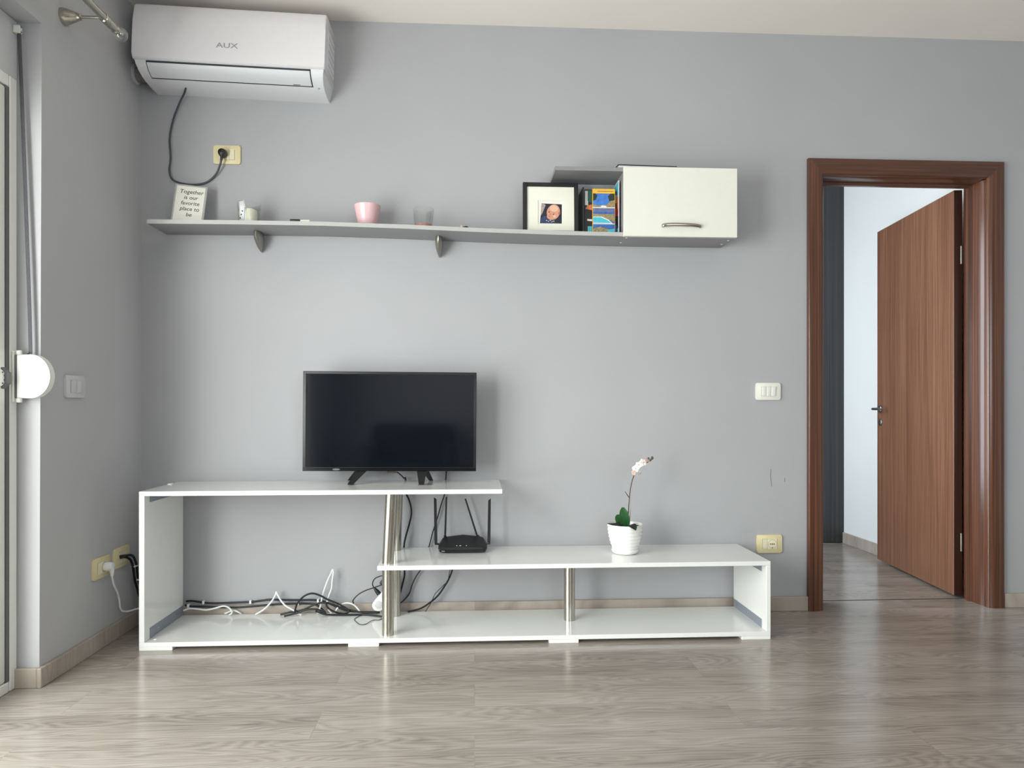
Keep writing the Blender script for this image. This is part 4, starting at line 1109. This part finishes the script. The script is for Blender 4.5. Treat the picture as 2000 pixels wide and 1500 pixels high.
# ------------------------------------------------------------------ cables behind and under the stand
K = M['black_cable']; Wc = M['white_cable']
wl = cord('wall_cable', 'upper of the two black cables clipped along the baseboard', [(-1.290, -0.010, 0.088), (-1.264, -0.010, 0.089), (-1.214, -0.010, 0.081), (-1.174, -0.010, 0.0775), (-1.118, -0.010, 0.078), (-1.007, -0.010, 0.081), (-0.96, -0.010, 0.086), (-0.914, -0.010, 0.090), (-0.846, -0.010, 0.087), (-0.778, -0.010, 0.086), (-0.728, -0.012, 0.086), (-0.678, -0.030, 0.084), (-0.635, -0.040, 0.069), (-0.584, -0.050, 0.050), (-0.52, -0.052, 0.041), (-0.425, -0.055, 0.038)], 0.0042, K)
wl2 = cord('wall_cable', 'lower of the two black cables clipped along the baseboard', [(-1.290, -0.021, 0.074), (-1.264, -0.021, 0.068), (-1.174, -0.021, 0.064), (-1.084, -0.021, 0.060), (-1.005, -0.021, 0.063), (-0.914, -0.021, 0.070), (-0.846, -0.021, 0.073), (-0.794, -0.021, 0.074), (-0.755, -0.021, 0.073), (-0.719, -0.025, 0.070), (-0.685, -0.04, 0.054), (-0.665, -0.05, 0.038)], 0.0042, K)
for (nm, x, z, y, w_) in (('first', -1.275, 0.071, -0.024, 0), ('second', -1.213, 0.082, -0.012, 0), ('third', -1.006, 0.081, -0.012, 0), ('fourth', -0.793, 0.0745, -0.024, 0), ('fifth', -0.704, 0.085, -0.022, 0)):
    lab = {'first': 'white clip on the lower cable close to the left side panel', 'second': 'white clip on the upper cable above the wavy white cable', 'third': 'white clip on the upper cable left of the bent white cable',
           'fourth': 'white clip on the lower cable right of the bent white cable', 'fifth': 'white clip on the cables beside the tall white loop'}[nm]
    single('cable_clip', B(x - 0.0045, x + 0.0045, y - 0.007, y + 0.0105, z - 0.008, z + 0.008, 0.0015, 1), M['edge'], lab, 'cable clip', (x, y, z), 'white clips holding the baseboard cables')
cord('white_cable', 'wavy white cable lying along the left back edge of the stand', [(-1.285, -0.05, 0.058), (-1.26, -0.05, 0.066), (-1.226, -0.05, 0.064), (-1.189, -0.05, 0.059), (-1.153, -0.05, 0.065), (-1.113, -0.05, 0.075), (-1.089, -0.05, 0.067), (-1.076, -0.05, 0.051), (-1.079, -0.05, 0.040), (-1.088, -0.05, 0.0358)], 0.0038, Wc)
cord('white_cable', 'short white cable arch right beside the wavy white cable', [(-1.112, -0.034, 0.037), (-1.086, -0.034, 0.047), (-1.068, -0.034, 0.049), (-1.050, -0.034, 0.041), (-1.040, -0.024, 0.030)], 0.0034, Wc)
cord('white_cable', 'white cable bent up into a pointed tent shape', [(-0.972, -0.052, 0.036), (-0.934, -0.05, 0.059), (-0.903, -0.045, 0.092), (-0.889, -0.04, 0.118), (-0.8845, -0.04, 0.132), (-0.879, -0.04, 0.120), (-0.865, -0.045, 0.098), (-0.842, -0.05, 0.073), (-0.809, -0.06, 0.057), (-0.782, -0.066, 0.042), (-0.766, -0.07, 0.036)], 0.0038, Wc)
cord('white_cable', 'tall narrow white cable loop standing against the wall', [(-0.697, -0.06, 0.037), (-0.688, -0.05, 0.068), (-0.679, -0.045, 0.116), (-0.663, -0.04, 0.168), (-0.645, -0.04, 0.208), (-0.636, -0.04, 0.228), (-0.633, -0.04, 0.215), (-0.637, -0.045, 0.179), (-0.640, -0.045, 0.145), (-0.652, -0.05, 0.111), (-0.658, -0.055, 0.081), (-0.650, -0.055, 0.053), (-0.638, -0.055, 0.037)], 0.0038, Wc)
cord('white_cable', 'low white cable arc between the black coils and the power strip', [(-0.625, -0.060, 0.040), (-0.604, -0.055, 0.068), (-0.577, -0.05, 0.080), (-0.547, -0.05, 0.075), (-0.527, -0.05, 0.059), (-0.508, -0.06, 0.037)], 0.0038, Wc)
cord('black_cable', 'large arched black cable coil behind the stand', [(-0.795, -0.075, 0.044), (-0.791, -0.07, 0.071), (-0.777, -0.07, 0.098), (-0.75, -0.07, 0.122), (-0.719, -0.07, 0.131), (-0.685, -0.07, 0.121), (-0.652, -0.07, 0.103), (-0.607, -0.07, 0.084), (-0.570, -0.07, 0.062), (-0.558, -0.072, 0.049), (-0.578, -0.075, 0.040), (-0.618, -0.075, 0.048), (-0.650, -0.072, 0.066), (-0.661, -0.070, 0.090)], 0.0042, K)
cord('black_cable', 'black cable rising gently over the baseboard to the power strip', [(-0.860, -0.062, 0.037), (-0.817, -0.062, 0.047), (-0.767, -0.062, 0.055), (-0.718, -0.062, 0.076), (-0.677, -0.060, 0.087), (-0.632, -0.060, 0.078), (-0.576, -0.060, 0.056), (-0.50, -0.065, 0.042), (-0.43, -0.070, 0.040)], 0.0042, K)
cord('black_cable', 'short low black cable lying across the back edge of the bottom board', [(-0.838, -0.085, 0.037), (-0.787, -0.08, 0.047), (-0.743, -0.08, 0.062), (-0.702, -0.08, 0.063), (-0.680, -0.08, 0.056), (-0.652, -0.085, 0.040)], 0.0042, K)
cord('black_cable', 'black cable running low from the coils behind the tall post', [(-0.700, -0.095, 0.060), (-0.655, -0.095, 0.044), (-0.60, -0.09, 0.040), (-0.54, -0.085, 0.0375), (-0.48, -0.085, 0.0375), (-0.40, -0.12, 0.0375)], 0.0042, K)
cord('thin_wire', 'thin black wire trailing loosely on the bottom board', [(-0.498, -0.080, 0.0345), (-0.513, -0.105, 0.0345), (-0.522, -0.140, 0.0345), (-0.504, -0.185, 0.0345), (-0.484, -0.215, 0.0345), (-0.462, -0.210, 0.0345), (-0.447, -0.175, 0.036), (-0.434, -0.155, 0.0345), (-0.414, -0.155, 0.0345), (-0.400, -0.130, 0.0345), (-0.385, -0.115, 0.0345)], 0.0014, K)
cord('black_cable', 'black cable curving down behind the steel posts', [(-0.314, -0.022, 0.640), (-0.313, -0.020, 0.575), (-0.299, -0.020, 0.54), (-0.289, -0.020, 0.505), (-0.287, -0.020, 0.47), (-0.297, -0.020, 0.424), (-0.313, -0.020, 0.366), (-0.320, -0.020, 0.32), (-0.318, -0.020, 0.22), (-0.318, -0.020, 0.192), (-0.326, -0.022, 0.157), (-0.338, -0.026, 0.110), (-0.350, -0.040, 0.060), (-0.36, -0.048, 0.038)], 0.0040, K)
cord('black_cable', 'black cable dropping from the television past the router', [(-0.128, -0.070, 0.76), (-0.128, -0.020, 0.700), (-0.129, -0.012, 0.663), (-0.131, -0.012, 0.628), (-0.135, -0.012, 0.568), (-0.152, -0.012, 0.514), (-0.172, -0.012, 0.444), (-0.191, -0.012, 0.386), (-0.207, -0.014, 0.325), (-0.236, -0.016, 0.240), (-0.244, -0.018, 0.220), (-0.265, -0.020, 0.188), (-0.283, -0.022, 0.151), (-0.295, -0.024, 0.114), (-0.318, -0.028, 0.085), (-0.345, -0.034, 0.066), (-0.385, -0.040, 0.055)], 0.0030, K)
cord('black_cable', 'thick black cable falling from the router to the baseboard', [(-0.060, -0.044, 0.345), (-0.078, -0.024, 0.335), (-0.090, -0.022, 0.270), (-0.1, -0.022, 0.223), (-0.111, -0.022, 0.188), (-0.132, -0.022, 0.149), (-0.167, -0.024, 0.100), (-0.206, -0.03, 0.068), (-0.248, -0.04, 0.046), (-0.30, -0.055, 0.0375)], 0.0040, K)
cord('thin_wire', 'thin black wire looping beside the thick router cable', [(-0.085, -0.044, 0.340), (-0.098, -0.0265, 0.330), (-0.105, -0.0265, 0.250), (-0.111, -0.0265, 0.224), (-0.122, -0.028, 0.170), (-0.150, -0.030, 0.140), (-0.180, -0.032, 0.108), (-0.197, -0.035, 0.072), (-0.222, -0.045, 0.0345)], 0.0016, K)

ps = thing('power_strip', 'white power strip propped against the wall behind the tall post', 'power strip', (-0.40, -0.060, 0.04))
bm = X(rrect(0.050, 0.115, 0.020), 'y', -0.018, 0.018, 0.005)
mt = Matrix.Translation((-0.408, -0.062, 0.100)) @ Matrix.Rotation(math.radians(40), 4, 'Y')
bmesh.ops.transform(bm, matrix=mt, verts=bm.verts); part('housing', bm, M['edge'], ps)
for q in (-0.028, 0.020):
    bm = L([(0.018, -0.0185), (0.0165, -0.0192), (0.0, -0.0192)], 0, 0, 0, seg=24, axis='y')
    bmesh.ops.transform(bm, matrix=mt @ Matrix.Translation((0, 0, q)), verts=bm.verts); part('outlet', bm, M['switch_grey'], ps)
pa = thing('power_adapter', 'black power adapter plugged in above the white strip', 'adapter', (-0.41, -0.06, 0.165))
bm = B(-0.026, 0.026, -0.016, 0.016, -0.028, 0.028, 0.004, 2)
bmesh.ops.transform(bm, matrix=Matrix.Translation((-0.388, -0.056, 0.176)) @ Matrix.Rotation(math.radians(40), 4, 'Y'), verts=bm.verts); part('body', bm, M['black'], pa)
part('cord', T([(-0.405, -0.062, 0.205), (-0.425, -0.06, 0.200), (-0.446, -0.06, 0.190), (-0.456, -0.06, 0.168), (-0.449, -0.06, 0.148), (-0.440, -0.06, 0.138)], 0.0026, seg=8), K, pa)
part('plug', T([(-0.450, -0.06, 0.150), (-0.438, -0.06, 0.136), (-0.426, -0.061, 0.121)], [0.004, 0.009, 0.011], seg=12, smooth=0), M['black'], pa)
cord('black_cable', 'thin black cord looping from the power adapter to the baseboard', [(-0.545, -0.03, 0.072), (-0.543, -0.05, 0.093), (-0.52, -0.05, 0.118), (-0.486, -0.05, 0.136), (-0.452, -0.05, 0.147), (-0.415, -0.05, 0.160)], 0.0026, K)

# ------------------------------------------------------------------ dark armchair behind the camera (mirrored in the television)
sf = thing('armchair', 'dark charcoal armchair across the room, mirrored in the television screen', 'armchair', (-0.62, -3.95, 0))
part('seat', B(-0.93, -0.31, -4.10, -3.50, 0.12, 0.42, 0.04, 3), M['fabric'], sf)
part('backrest', B(-1.04, -0.20, -4.36, -4.11, 0.12, 0.78, 0.05, 3), M['fabric'], sf)
part('armrest', B(-1.05, -0.94, -4.09, -3.48, 0.12, 0.60, 0.035, 3), M['fabric'], sf)
part('armrest', B(-0.30, -0.19, -4.09, -3.48, 0.12, 0.60, 0.035, 3), M['fabric'], sf)
for (x, y) in ((-0.99, -3.54), (-0.25, -3.54), (-0.99, -4.30), (-0.25, -4.30)):
    part('leg', L([(0.015, 0.0), (0.022, 0.119)], x, y, 0, seg=16), M['black'], sf)
